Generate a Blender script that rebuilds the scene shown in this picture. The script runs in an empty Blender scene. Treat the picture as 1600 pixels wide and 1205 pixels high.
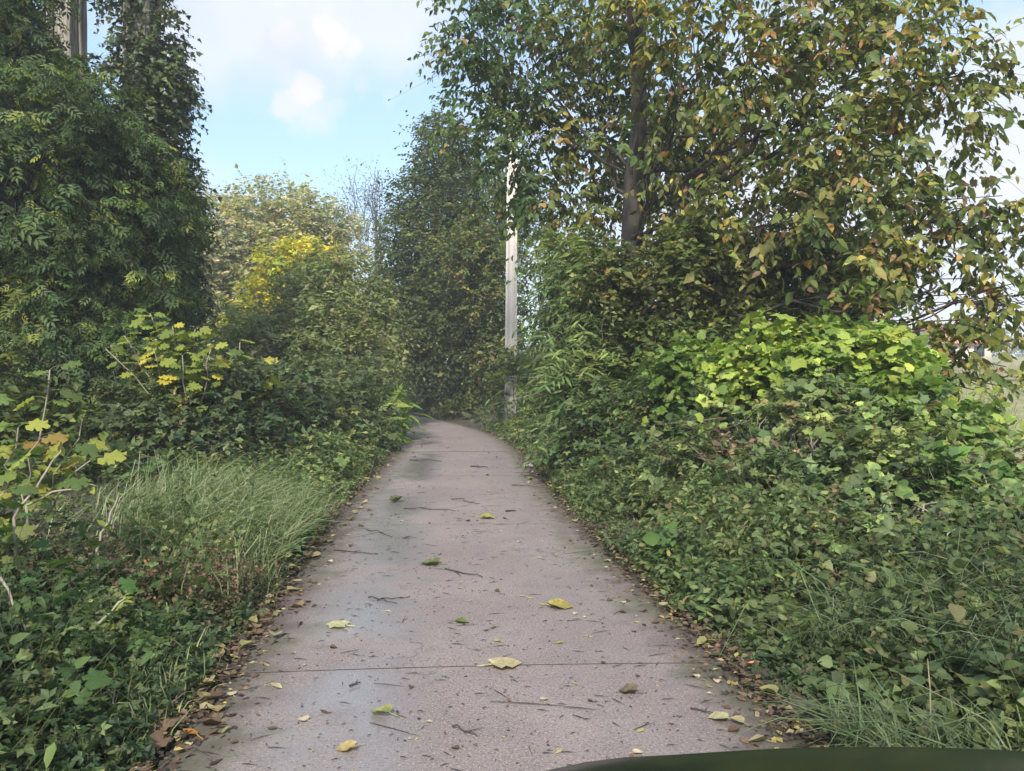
import bpy, math, random
import numpy as np
from mathutils import Matrix, Vector

S = bpy.context.scene
COL = S.collection
R = math.radians
rng = np.random.default_rng(7)
random.seed(7)

# ------------------------------------------------------------------ camera, sky, sun, exposure
CAM_H = 1.45
F = 1200.0                                     # focal length in photo pixels (1600 wide)
cam = bpy.data.cameras.new('camera')
cam.sensor_width = 36.0
cam.lens = F / 1600 * 36.0
cam.clip_start = 0.05
cam.clip_end = 3000
cam_o = bpy.data.objects.new('camera', cam)
cam_o.location = (0, 0, CAM_H)
cam_o.rotation_euler = (R(90 - 0.597), 0, 0)
COL.objects.link(cam_o)
S.camera = cam_o

SUN_DIR = Vector((-0.14, -1.0, 0.0)).normalized()      # towards the sun, horizontally: behind and to the left
SUN_EL = 41.0
world = bpy.data.worlds.new('World')
S.world = world
world.use_nodes = True


def W(px, py, d):
    return np.array(((px - 800) * d / F, d, CAM_H - (py - 590) * d / F))


def build_world():
    nt = world.node_tree
    nt.nodes.clear()
    N, L = nt.nodes.new, nt.links.new
    out = N('ShaderNodeOutputWorld')
    bg = N('ShaderNodeBackground')
    bg.inputs['Strength'].default_value = 0.13
    sky = N('ShaderNodeTexSky')
    sky.sky_type = 'NISHITA'
    sky.sun_disc = False
    sky.sun_elevation = R(SUN_EL)
    sky.sun_rotation = math.atan2(SUN_DIR.x, SUN_DIR.y)
    sky.air_density = 1.0
    sky.dust_density = 1.6
    sky.ozone_density = 1.3
    tc = N('ShaderNodeTexCoord')
    mp = N('ShaderNodeMapping')
    mp.inputs['Scale'].default_value = (1, 1, 1.9)
    L(tc.outputs['Generated'], mp.inputs['Vector'])
    nz = N('ShaderNodeTexNoise')
    nz.inputs['Scale'].default_value = 3.2
    nz.inputs['Detail'].default_value = 9
    nz.inputs['Roughness'].default_value = 0.58
    L(mp.outputs['Vector'], nz.inputs['Vector'])
    # fine warp for the cloud edges
    nw = N('ShaderNodeTexNoise')
    nw.inputs['Scale'].default_value = 30
    nw.inputs['Detail'].default_value = 7
    L(tc.outputs['Generated'], nw.inputs['Vector'])
    sub = N('ShaderNodeVectorMath'); sub.operation = 'SUBTRACT'
    L(nw.outputs['Color'], sub.inputs[0]); sub.inputs[1].default_value = (.5, .5, .5)
    scl = N('ShaderNodeVectorMath'); scl.operation = 'SCALE'
    L(sub.outputs[0], scl.inputs[0]); scl.inputs['Scale'].default_value = 0.05
    add = N('ShaderNodeVectorMath'); add.operation = 'ADD'
    L(tc.outputs['Generated'], add.inputs[0]); L(scl.outputs[0], add.inputs[1])
    total = None
    heaps = [((300, 30), .10, .7), ((400, 25), .10, .75), ((490, 25), .10, .78), ((600, 0), .11, .7), ((440, 55), .03, .9), ((520, 52), .036, 1.0), ((550, 66), .03, .85), ((340, 70), .05, .7), ((430, 80), .05, .72),
             ((468, 136), .026, 1.0), ((486, 142), .022, .95), ((455, 160), .028, .8), ((490, 172), .034, .62), ((520, 165), .022, .4), ((566, 138), .018, .4), ((612, 160), .016, .25),
             ((320, 300), .05, .30), ((575, 410), .06, .3), ((1590, 130), .10, .7), ((1560, 260), .16, .8),
             ((1420, 420), .22, .8), ((1150, 380), .22, .75), ((1700, 420), .25, .8), ((1250, 180), .16, .65),
             ((850, 250), .14, .35), ((960, 420), .15, .6)]
    for (px, py), rad, amp in heaps:
        v = Vector(W(px, py, 1.0)) - Vector((0, 0, CAM_H)); v.normalize()
        ds = N('ShaderNodeVectorMath'); ds.operation = 'DISTANCE'
        L(add.outputs[0], ds.inputs[0]); ds.inputs[1].default_value = v
        mr = N('ShaderNodeMapRange'); mr.interpolation_type = 'SMOOTHSTEP'
        mr.inputs['From Min'].default_value = rad * 1.15
        mr.inputs['From Max'].default_value = rad * 0.35
        mr.inputs['To Max'].default_value = amp
        L(ds.outputs['Value'], mr.inputs['Value'])
        if total is None:
            total = mr.outputs[0]
        else:
            mx = N('ShaderNodeMath'); mx.operation = 'MAXIMUM'
            L(total, mx.inputs[0]); L(mr.outputs[0], mx.inputs[1]); total = mx.outputs[0]
    gen = N('ShaderNodeMapRange'); gen.interpolation_type = 'SMOOTHSTEP'
    gen.inputs['From Min'].default_value = 0.50
    gen.inputs['From Max'].default_value = 0.72
    gen.inputs['To Max'].default_value = 0.75
    L(nz.outputs['Fac'], gen.inputs['Value'])
    # the broken cloud goes on all over the sky; the open blue strip lies straight ahead
    dsa = N('ShaderNodeVectorMath'); dsa.operation = 'DISTANCE'
    L(tc.outputs['Generated'], dsa.inputs[0])
    v = Vector(W(480, 230, 1.0)) - Vector((0, 0, CAM_H)); v.normalize(); dsa.inputs[1].default_value = v
    op = N('ShaderNodeMapRange'); op.interpolation_type = 'SMOOTHSTEP'
    op.inputs['From Min'].default_value = 0.16; op.inputs['From Max'].default_value = 0.45
    L(dsa.outputs['Value'], op.inputs['Value'])
    gm = N('ShaderNodeMath'); gm.operation = 'MULTIPLY'
    L(gen.outputs[0], gm.inputs[0]); L(op.outputs[0], gm.inputs[1])
    mx = N('ShaderNodeMath'); mx.operation = 'MAXIMUM'; mx.use_clamp = True
    L(total, mx.inputs[0]); L(gm.outputs[0], mx.inputs[1])
    # cloud colour: white tops, pale lavender bodies
    cr = N('ShaderNodeMix'); cr.data_type = 'RGBA'
    nf = N('ShaderNodeTexNoise'); nf.inputs['Scale'].default_value = 12; nf.inputs['Detail'].default_value = 5
    L(tc.outputs['Generated'], nf.inputs['Vector'])
    L(nf.outputs['Fac'], cr.inputs[0])
    k = 3.3
    cr.inputs[6].default_value = (0.80 * k, 0.82 * k, 1.0 * k, 1)
    cr.inputs[7].default_value = (1.15 * k, 1.12 * k, 1.16 * k, 1)
    # thin high veil lifts the blue
    hs = N('ShaderNodeMix'); hs.data_type = 'RGBA'
    hs.inputs[0].default_value = 0.42
    hs.inputs[7].default_value = (0.64 * k, 0.92 * k, 1.14 * k, 1)
    L(sky.outputs[0], hs.inputs[6])
    mixc = N('ShaderNodeMix'); mixc.data_type = 'RGBA'
    L(mx.outputs[0], mixc.inputs[0]); L(hs.outputs[2], mixc.inputs[6]); L(cr.outputs[2], mixc.inputs[7])
    L(mixc.outputs[2], bg.inputs['Color'])
    L(bg.outputs[0], out.inputs[0])


build_world()
sl = bpy.data.lights.new('sun', 'SUN')
sl.energy = 2.7
sl.angle = R(6.0)
sl.color = (1.0, 0.93, 0.82)
sun = bpy.data.objects.new('sun', sl)
dirv = Vector((SUN_DIR.x * math.cos(R(SUN_EL)), SUN_DIR.y * math.cos(R(SUN_EL)), math.sin(R(SUN_EL))))
sun.rotation_euler = dirv.to_track_quat('Z', 'Y').to_euler()
COL.objects.link(sun)
S.view_settings.view_transform = 'Standard'
S.view_settings.look = 'None'
S.view_settings.exposure = 1.25
S.view_settings.gamma = 1.0
S.view_settings.use_curve_mapping = False
S.cycles.max_bounces = 6
S.cycles.diffuse_bounces = 3
S.cycles.glossy_bounces = 2
S.cycles.transmission_bounces = 3
S.cycles.transparent_max_bounces = 4
S.cycles.use_denoising = True


# ------------------------------------------------------------------ materials
def new_mat(name):
    m = bpy.data.materials.new(name)
    m.use_nodes = True
    nt = m.node_tree
    return m, nt, nt.nodes['Principled BSDF'], nt.nodes['Material Output']


def leaf_mat(name, rough=0.5, spec=0.35, trans=0.28, nscale=30.0):
    m, nt, b, out = new_mat(name)
    N, L = nt.nodes.new, nt.links.new
    at = N('ShaderNodeAttribute'); at.attribute_name = 'tint'
    tc = N('ShaderNodeTexCoord')
    nz = N('ShaderNodeTexNoise'); nz.inputs['Scale'].default_value = nscale; nz.inputs['Detail'].default_value = 3
    L(tc.outputs['Object'], nz.inputs['Vector'])
    mr = N('ShaderNodeMapRange')
    mr.inputs['From Min'].default_value = .3; mr.inputs['From Max'].default_value = .7
    mr.inputs['To Min'].default_value = .72; mr.inputs['To Max'].default_value = 1.25
    L(nz.outputs['Fac'], mr.inputs['Value'])
    mul = N('ShaderNodeVectorMath'); mul.operation = 'SCALE'
    L(at.outputs['Color'], mul.inputs[0]); L(mr.outputs[0], mul.inputs['Scale'])
    L(mul.outputs[0], b.inputs['Base Color'])
    b.inputs['Roughness'].default_value = rough
    b.inputs['Specular IOR Level'].default_value = spec
    tr = N('ShaderNodeBsdfTranslucent')
    tm = N('ShaderNodeVectorMath'); tm.operation = 'MULTIPLY'
    L(mul.outputs[0], tm.inputs[0]); tm.inputs[1].default_value = (1.5, 1.6, 0.9)
    L(tm.outputs[0], tr.inputs['Color'])
    ms = N('ShaderNodeMixShader'); ms.inputs[0].default_value = trans
    L(b.outputs[0], ms.inputs[1]); L(tr.outputs[0], ms.inputs[2]); L(ms.outputs[0], out.inputs[0])
    return m


def bark_mat(name, c0, c1, scale=6.0, rough=0.9, zs=0.25):
    m, nt, b, out = new_mat(name)
    N, L = nt.nodes.new, nt.links.new
    tc = N('ShaderNodeTexCoord')
    mp = N('ShaderNodeMapping'); mp.inputs['Scale'].default_value = (1, 1, zs)
    L(tc.outputs['Object'], mp.inputs['Vector'])
    nz = N('ShaderNodeTexNoise'); nz.inputs['Scale'].default_value = scale; nz.inputs['Detail'].default_value = 7
    nz.inputs['Roughness'].default_value = .65
    L(mp.outputs['Vector'], nz.inputs['Vector'])
    cr = N('ShaderNodeValToRGB')
    cr.color_ramp.elements[0].position = .32; cr.color_ramp.elements[0].color = (*c0, 1)
    cr.color_ramp.elements[1].position = .68; cr.color_ramp.elements[1].color = (*c1, 1)
    L(nz.outputs['Fac'], cr.inputs[0]); L(cr.outputs[0], b.inputs['Base Color'])
    bp = N('ShaderNodeBump'); bp.inputs['Strength'].default_value = .6; bp.inputs['Distance'].default_value = .02
    L(nz.outputs['Fac'], bp.inputs['Height']); L(bp.outputs[0], b.inputs['Normal'])
    b.inputs['Roughness'].default_value = rough
    return m


M_LEAF = leaf_mat('leaf', 0.52, 0.25, 0.36)
M_IVY = leaf_mat('ivy_leaf', 0.45, 0.3, 0.15)
M_DRY = leaf_mat('dry_leaf', 0.7, 0.2, 0.12, 45.0)
M_GRASS = leaf_mat('grass_blade', 0.55, 0.3, 0.25, 12.0)
M_BARK = bark_mat('grey_brown_bark', (.035, .028, .022), (.13, .105, .085), 9)
M_BARK_DARK = bark_mat('dark_bark', (.018, .015, .013), (.07, .058, .048), 8)
M_BARK_PALE = bark_mat('pale_fibrous_bark', (.12, .105, .085), (.34, .31, .26), 22, zs=.06)
M_STEM = bark_mat('pale_stem', (.16, .14, .10), (.34, .31, .24), 20)
M_STEM_GREEN = bark_mat('green_stem', (.05, .06, .02), (.13, .14, .06), 20)
M_CANE = bark_mat('brown_cane', (.05, .032, .022), (.16, .11, .075), 20)


def concrete_mat():
    m, nt, b, out = new_mat('weathered_concrete')
    N, L = nt.nodes.new, nt.links.new
    uv = N('ShaderNodeUVMap'); uv.uv_map = 'metres'
    sx = N('ShaderNodeSeparateXYZ'); L(uv.outputs[0], sx.inputs[0])
    def noise(sc, det, ro=.55, vec=None):
        n = N('ShaderNodeTexNoise'); n.inputs['Scale'].default_value = sc; n.inputs['Detail'].default_value = det
        n.inputs['Roughness'].default_value = ro
        L(vec or uv.outputs[0], n.inputs['Vector']); return n
    def mrange(v, a, c, d, e, smooth=True):
        r = N('ShaderNodeMapRange')
        if smooth: r.interpolation_type = 'SMOOTHSTEP'
        r.inputs['From Min'].default_value = a; r.inputs['From Max'].default_value = c
        r.inputs['To Min'].default_value = d; r.inputs['To Max'].default_value = e
        L(v, r.inputs['Value']); return r.outputs[0]
    def mixc(f, a, c):
        x = N('ShaderNodeMix'); x.data_type = 'RGBA'; L(f, x.inputs[0])
        for i, v in ((6, a), (7, c)):
            if isinstance(v, tuple): x.inputs[i].default_value = (*v, 1)
            else: L(v, x.inputs[i])
        return x.outputs[2]
    def math_(op, a, c):
        x = N('ShaderNodeMath'); x.operation = op
        for i, v in ((0, a), (1, c)):
            if isinstance(v, (int, float)): x.inputs[i].default_value = v
            else: L(v, x.inputs[i])
        return x.outputs[0]
    big = noise(.9, 4); mid = noise(5, 5); fine = noise(48, 5, .75); grit = noise(95, 3, .7)
    base = mixc(mrange(big.outputs['Fac'], .35, .65, 0, 1), (.190, .150, .138), (.232, .190, .174))
    base = mixc(mrange(mid.outputs['Fac'], .45, .72, 0, .55), base, (.15, .123, .12))
    # exposed aggregate: light and dark grains
    base = mixc(mrange(fine.outputs['Fac'], .52, .68, 0, .7), base, (.085, .07, .067))
    base = mixc(mrange(noise(75, 3, .7).outputs['Fac'], .54, .64, 0, .75), base, (.06, .048, .045))
    base = mixc(mrange(grit.outputs['Fac'], .54, .64, 0, .85), base, (.36, .31, .295))
    # earth-stained margins
    ed = math_('ABSOLUTE', sx.outputs[0], 0)
    edn = math_('ADD', ed, math_('MULTIPLY', mid.outputs['Fac'], .45))
    base = mixc(mrange(edn, 1.08, 1.46, 0, .88), base, (.055, .038, .030))
    # damp wheel tracks
    tl = mrange(math_('ABSOLUTE', math_('ADD', sx.outputs[0], .62), 0), .50, .05, 0, 1)
    tr = mrange(math_('ABSOLUTE', math_('SUBTRACT', sx.outputs[0], .72), 0), .34, .05, 0, .2)
    trk = math_('MAXIMUM', tl, tr)
    n2 = noise(.55, 5, .6)
    damp = math_('MULTIPLY', trk, mrange(n2.outputs['Fac'], .38, .52, 0.0, 1))
    base = mixc(math_('MULTIPLY', damp, .4), base, (.19, .19, .195))  # cool grey mixed into the colour paints the sky sheen on the damp
    vo = N('ShaderNodeTexVoronoi'); vo.feature = 'DISTANCE_TO_EDGE'; vo.inputs['Scale'].default_value = .42
    wv = N('ShaderNodeVectorMath'); wv.operation = 'ADD'; L(uv.outputs[0], wv.inputs[0]); L(mid.outputs['Color'], wv.inputs[1]); L(wv.outputs[0], vo.inputs['Vector'])
    crack = math_('MULTIPLY', mrange(vo.outputs['Distance'], .008, .002, 0, .7), mrange(big.outputs['Fac'], .5, .6, 0, 1))
    base = mixc(crack, base, (.05, .04, .035))
    moss = math_('MULTIPLY', mrange(edn, .95, 1.3, 0, .5), mrange(big.outputs['Fac'], .42, .6, 0, 1))
    base = mixc(moss, base, (.075, .085, .04))
    L(base, b.inputs['Base Color'])
    L(mrange(damp, 0, 1, .80, .24, False), b.inputs['Roughness'])
    b.inputs['Specular IOR Level'].default_value = .5
    L(math_('MULTIPLY', damp, .8), b.inputs['Coat Weight']); b.inputs['Coat Roughness'].default_value = .27
    h = math_('ADD', math_('MULTIPLY', fine.outputs['Fac'], 1.0), math_('MULTIPLY', grit.outputs['Fac'], .6))
    bp = N('ShaderNodeBump'); L(mrange(damp, 0, 1, .6, .16, False), bp.inputs['Strength']); bp.inputs['Distance'].default_value = .006
    L(h, bp.inputs['Height']); L(bp.outputs[0], b.inputs['Normal'])
    return m


def mottled(name, cols, scales, rough=.95, bump=.02):
    m, nt, b, out = new_mat(name)
    N, L = nt.nodes.new, nt.links.new
    tc = N('ShaderNodeTexCoord')
    prev = None
    for i, (c, sc) in enumerate(zip(cols[1:], scales)):
        n = N('ShaderNodeTexNoise'); n.inputs['Scale'].default_value = sc; n.inputs['Detail'].default_value = 6
        L(tc.outputs['Object'], n.inputs['Vector'])
        r = N('ShaderNodeMapRange'); r.inputs['From Min'].default_value = .42; r.inputs['From Max'].default_value = .62
        L(n.outputs['Fac'], r.inputs['Value'])
        x = N('ShaderNodeMix'); x.data_type = 'RGBA'; L(r.outputs[0], x.inputs[0])
        if prev is None: x.inputs[6].default_value = (*cols[0], 1)
        else: L(prev, x.inputs[6])
        x.inputs[7].default_value = (*c, 1); prev = x.outputs[2]
    L(prev, b.inputs['Base Color']); b.inputs['Roughness'].default_value = rough
    bp = N('ShaderNodeBump'); bp.inputs['Strength'].default_value = .7; bp.inputs['Distance'].default_value = bump
    L(n.outputs['Fac'], bp.inputs['Height']); L(bp.outputs[0], b.inputs['Normal'])
    return m


M_CONC = concrete_mat()
M_SOIL = mottled('leaf_mould_soil', [(.035, .026, .018), (.022, .030, .012), (.06, .045, .03)], [.8, 14])
M_FIELD = mottled('dry_meadow', [(.21, .20, .075), (.15, .16, .055), (.28, .25, .12)], [.09, .9])
M_POLE = mottled('pole_concrete', [(.50, .455, .41), (.45, .41, .365), (.53, .485, .44)], [1.2, 40], .85, .001)
M_ROOF = mottled('clay_roof_tile', [(.42, .17, .10), (.34, .13, .08), (.5, .24, .15)], [1, 8], .85)
M_WALL = mottled('cream_render', [(.62, .56, .46), (.56, .5, .4), (.66, .6, .5)], [.5, 5], .9, .002)
M_GLASS = mottled('dark_window_glass', [(.02, .025, .03), (.03, .035, .04), (.02, .02, .02)], [1, 2], .1, 0)
M_STONE = mottled('pale_stone', [(.24, .225, .20), (.17, .16, .145), (.30, .28, .25)], [6, 30], .8, .004)


def paint_mat(name, c, rough=.25):
    m, nt, b, out = new_mat(name)
    N, L = nt.nodes.new, nt.links.new
    tc = N('ShaderNodeTexCoord')
    n = N('ShaderNodeTexNoise'); n.inputs['Scale'].default_value = 7; n.inputs['Detail'].default_value = 8
    L(tc.outputs['Object'], n.inputs['Vector'])
    r = N('ShaderNodeMapRange'); r.inputs['To Min'].default_value = rough; r.inputs['To Max'].default_value = rough + .25
    L(n.outputs['Fac'], r.inputs['Value']); L(r.outputs[0], b.inputs['Roughness'])
    b.inputs['Base Color'].default_value = (*c, 1)
    return m


M_PAINT = paint_mat('dark_car_paint', (.006, .008, .008), .08)
M_RUBBER = paint_mat('black_rubber', (.012, .012, .012), .7)
M_LAMP = paint_mat('headlight_lens', (.55, .57, .6), .08)


# ------------------------------------------------------------------ object helpers
def tag(o, label=None, cat=None, group=None, kind=None):
    if label: o['label'] = label
    if cat: o['category'] = cat
    if group: o['group'] = group
    if kind: o['kind'] = kind
    return o


def thing(name, label, cat, loc, group=None):
    o = bpy.data.objects.new(name, None)
    o.empty_display_size = .2
    o.location = [float(v) for v in loc]
    COL.objects.link(o)
    return tag(o, label, cat, group)


class MB:
    """collects vertices, polygons (tris or quads) and a tint per vertex"""
    def __init__(self):
        self.v, self.f, self.c, self.n = [], [], [], 0

    def add(self, v, f, c=None):
        v = np.asarray(v, dtype=np.float32).reshape(-1, 3)
        f = np.asarray(f, dtype=np.int64)
        self.v.append(v)
        self.f.append(f + self.n)
        if c is None:
            c = np.full((len(v), 3), .1, np.float32)
        self.c.append(np.asarray(c, np.float32).reshape(-1, 3))
        self.n += len(v)

    def mesh(self, name, mat, origin=(0, 0, 0), smooth=False):
        me = bpy.data.meshes.new(name)
        if self.n:
            v = np.concatenate(self.v) - np.asarray(origin, np.float32)
            me.vertices.add(len(v))
            me.vertices.foreach_set('co', v.astype(np.float32).ravel())
            lens = np.concatenate([np.full(len(f), f.shape[1], np.int32) for f in self.f if len(f)])
            loops = np.concatenate([f.ravel() for f in self.f if len(f)]).astype(np.int32)
            starts = np.concatenate([[0], np.cumsum(lens)[:-1]]).astype(np.int32)
            me.loops.add(len(loops)); me.loops.foreach_set('vertex_index', loops)
            me.polygons.add(len(lens)); me.polygons.foreach_set('loop_start', starts)
            a = me.attributes.new('tint', 'FLOAT_COLOR', 'POINT')
            c = np.concatenate(self.c)
            a.data.foreach_set('color', np.concatenate([c, np.ones((len(c), 1), np.float32)], 1).astype(np.float32).ravel())
            me.update(calc_edges=True)
            if smooth:
                me.polygons.foreach_set('use_smooth', np.ones(len(lens), bool))
        me.materials.append(mat)
        return me

    def build(self, name, mat, parent=None, smooth=False, kind=None, label=None):
        org = tuple(parent.location) if parent is not None and parent.type == 'EMPTY' else (0, 0, 0)
        me = self.mesh(name, mat, org, smooth)
        o = bpy.data.objects.new(name, me)
        COL.objects.link(o)
        if parent is not None: o.parent = parent
        return tag(o, label=label, kind=kind)


def norm(a):
    return a / np.maximum(np.linalg.norm(a, axis=-1, keepdims=True), 1e-9)


def tube(mb, pts, rad, sides=6, wob=0.0, cap=True):
    pts = np.asarray(pts, float); rad = np.asarray(rad, float)
    n = len(pts)
    t = norm(np.gradient(pts, axis=0))
    ref = np.array((0., 0., 1.)) if abs(t[0, 2]) < .8 else np.array((1., 0., 0.))
    a = norm(np.cross(t, ref)); b = np.cross(t, a)
    an = np.arange(sides) * 2 * np.pi / sides
    rr = rad[:, None] * (1 + wob * rng.normal(size=(n, sides)))
    v = pts[:, None] + rr[..., None] * (np.cos(an)[None, :, None] * a[:, None] + np.sin(an)[None, :, None] * b[:, None])
    i = np.arange(n - 1)[:, None] * sides; j = np.arange(sides)[None]
    k = (j + 1) % sides
    f = np.stack([i + j, i + k, i + sides + k, i + sides + j], -1).reshape(-1, 4)
    base = mb.n
    mb.add(v.reshape(-1, 3), f)
    if cap:
        mb.f.append((np.array([np.arange(sides) + (n - 1) * sides]) + base))
    return mb


def curve(p0, p1, n=8, sag=0.0, wob=0.0, bow=None):
    t = np.linspace(0, 1, n)[:, None]
    p = np.asarray(p0) * (1 - t) + np.asarray(p1) * t
    p = p + np.array((0, 0, 1.)) * (sag * 4 * t * (1 - t))
    if bow is not None: p = p + np.asarray(bow) * (4 * t * (1 - t))
    if wob:
        w = rng.normal(size=(n, 3)) * wob
        w[0] = 0; w[-1] = 0
        p = p + w
    return p


def snoise(P, scale, seed):
    g = np.random.default_rng(seed)
    k = g.normal(size=(7, 3)) * (2 * np.pi / scale) * .55
    ph = g.uniform(0, 6.28, 7)
    return np.sin(P @ k.T + ph).sum(-1) / 3.2


# ------------------------------------------------------------------ leaf templates  (length, width, lift), triangles
def outline_leaf(side, mids, lift=.10, tipdrop=.12):
    """side: [(l, w)] of one edge; mids: [l] along the midrib; folded up along the midrib, drooping to the tip"""
    def z(l): return -tipdrop * l * l
    v = [(0, 0, 0)] + [(m, 0, z(m)) for m in mids] + [(1, 0, z(1))]
    nm = len(v)
    for s in (-1, 1):
        v += [(l, s * w, z(l) + lift * w * 1.6) for l, w in side]
    f = []
    ns = len(side)
    for s in (0, 1):
        off = nm + s * ns
        chain = [0] + [off + i for i in range(ns)] + [nm - 1]
        mid = list(range(nm))
        a, b = 0, 0
        while a < len(chain) - 1 or b < nm - 1:
            if a + 1 < len(chain) and (b + 1 >= nm or v[chain[a + 1]][0] <= v[mid[b + 1]][0] or a == 0):
                t = (chain[a], chain[a + 1], mid[b]); a += 1
            else:
                t = (chain[a], mid[b + 1], mid[b]); b += 1
            if len(set(t)) == 3:
                f.append(t if s == 0 else t[::-1])
    return np.array(v, float), np.array(f)


def multi(parts):
    v, f, n = [], [], 0
    for (tv, tf), scale, ang, off in parts:
        c, s = math.cos(ang), math.sin(ang)
        q = tv * scale
        v.append(np.stack([q[:, 0] * c - q[:, 1] * s + off[0], q[:, 0] * s + q[:, 1] * c + off[1], q[:, 2] + off[2]], 1))
        f.append(tf + n); n += len(tv)
    return np.concatenate(v), np.concatenate(f)


T_OVATE = outline_leaf([(.26, .23), (.66, .19)], [.48], .14, .2)
T_DIAM = outline_leaf([(.42, .27)], [.5], .14, .12)
T_QUAD = (np.array([(0, 0, 0), (.45, -.27, .07), (1, 0, -.1), (.45, .27, .07)], float), np.array([(0, 1, 2), (0, 2, 3)]))
T_WQ = (T_QUAD[0] * np.array((1, 1.15, 1.6)), T_QUAD[1])
T_LANCE = outline_leaf([(.2, .085), (.62, .095)], [.55], .12, .25)
T_BROAD = outline_leaf([(.02, .30), (.30, .46), (.66, .32)], [.45], .14, .2)
T_IVY = (np.array([(0, 0, 0), (.16, -.48, .03), (.5, -.26, .02), (1, 0, -.14), (.5, .26, .02), (.16, .48, .03)], float), np.array([(0, 1, 2), (0, 2, 3), (0, 3, 4), (0, 4, 5)]))
T_BRAMBLE = multi([(T_WQ, .62, 0, (.38, 0, 0)), (T_WQ, .5, 1.25, (.36, 0, 0)), (T_WQ, .5, -1.25, (.36, 0, 0))])
T_LQ = (T_QUAD[0] * np.array((1.1, .75, 1.5)), T_QUAD[1])
T_PINN = multi([(T_LQ, .36, 0, (.80, 0, -.14))] + [(T_LQ, .38, s * .85, (x, 0, -.16 * x)) for x in (.25, .5, .74) for s in (1, -1)])


def fan_leaf(pts, center=(.38, 0), wave=.05, droop=.18):
    v = [(center[0], 0, 0)]
    for i, (l, w) in enumerate(pts):
        v.append((l, w, wave * (1 if i % 2 else -1) - droop * ((l - .3) ** 2 + w * w)))
    n = len(pts)
    return np.array(v, float), np.array([(0, 1 + i, 1 + (i + 1) % n) for i in range(n)])


half = [(.0, .0), (-.08, .18), (.02, .34), (.20, .47), (.34, .42), (.40, .29), (.54, .40), (.70, .42), (.74, .30), (.68, .19), (.86, .15), (1.0, .0)]
T_FIG = fan_leaf([(l, -w) for l, w in half] + [(l, w) for l, w in half[-2:0:-1]])
halfv = [(.06, .0), (-.08, .22), (.20, .50), (.36, .44), (.54, .48), (.72, .27), (1.0, .0)]
T_VINE = fan_leaf([(l, -w) for l, w in halfv] + [(l, w) for l, w in halfv[-2:0:-1]], wave=.03, droop=.22)


def place(mb, tmpl, P, D, U, L, C):
    tv, tf = tmpl
    D = norm(D); Sd = norm(np.cross(D, U)); Nn = np.cross(Sd, D)
    v = P[:, None] + L[:, None, None] * (tv[None, :, 0:1] * D[:, None] + tv[None, :, 1:2] * Sd[:, None] + tv[None, :, 2:3] * Nn[:, None])
    k = len(tv)
    f = (tf[None] + (np.arange(len(P)) * k)[:, None, None]).reshape(-1, tf.shape[1])
    mb.add(v.reshape(-1, 3), f, np.repeat(C, k, 0))


class Leaves:
    """gathers leaves of one plant, then sets them as one mass and, for those that show large, as leaf parts"""
    def __init__(self, tmpl):
        self.t = tmpl; self.P, self.D, self.U, self.L, self.C = [], [], [], [], []

    def add(self, P, D, U, L, C):
        for a, b in ((self.P, P), (self.D, D), (self.U, U), (self.L, L), (self.C, C)): a.append(b)

    def build(self, parent, part, mat, singles=0, name='leaf', variants=10, kind='stuff'):
        P, D, U, L, C = (np.concatenate(a) for a in (self.P, self.D, self.U, self.L, self.C))
        pick = np.zeros(len(P), bool)
        if singles:
            d = P[:, 1]
            sx = 800 + P[:, 0] / np.maximum(d, .3) * F; sy = 590 - (P[:, 2] - CAM_H) / np.maximum(d, .3) * F
            ok = (d > 1) & (sx > 4) & (sx < 1596) & (sy > 4) & (sy < 1200)
            idx = np.nonzero(ok)[0]
            cell = (sx[idx] // 12).astype(int) * 1000 + (sy[idx] // 12).astype(int)
            dist = np.linalg.norm(P[idx] - np.array((0, 0, CAM_H)), axis=1)
            o = np.lexsort((dist, cell))
            first = np.r_[True, cell[o][1:] != cell[o][:-1]]
            cand = idx[o[first]]
            size = L[cand] / P[cand, 1]
            cand = cand[np.argsort(-size)][:singles]
            pick[cand] = True
        mb = MB()
        if (~pick).any():
            q = ~pick
            place(mb, self.t, P[q], D[q], U[q], L[q], C[q])
            mb.build(part, mat, parent, kind=kind)
        if singles:
            loc = np.array(parent.location)
            pc = C[pick]
            order = np.argsort(pc @ np.array((1.5, .5, .2)))
            meshes = []
            for k in range(variants):
                c = pc[order[int((k + .5) / variants * len(order))]]
                m1 = MB()
                place(m1, self.t, np.zeros((1, 3)), np.array([[1., 0, 0]]), np.array([[0., 0, 1.]]), np.ones(1), c[None])
                meshes.append(m1.mesh(name, mat))
            Dp = norm(D[pick]); Sp = norm(np.cross(Dp, U[pick])); Np = np.cross(Sp, Dp)
            rank = np.empty(len(order), int); rank[order] = np.arange(len(order))
            for i in range(len(pc)):
                o = bpy.data.objects.new(name, meshes[min(variants - 1, int(rank[i] * variants / len(pc)))])
                M = np.eye(4); l = L[pick][i]
                # template side axis is -y when up is z and forward is x
                M[:3, 0] = Dp[i] * l; M[:3, 1] = -Sp[i] * l; M[:3, 2] = Np[i] * l; M[:3, 3] = P[pick][i] - loc
                o.matrix_basis = Matrix(M.tolist())
                o.parent = parent
                COL.objects.link(o)


def palette(n, pal, k=None):
    pal = np.array(pal, float); w = pal[:, 3] / pal[:, 3].sum()
    return pal[rng.choice(len(pal), n, p=w), :3]


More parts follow.
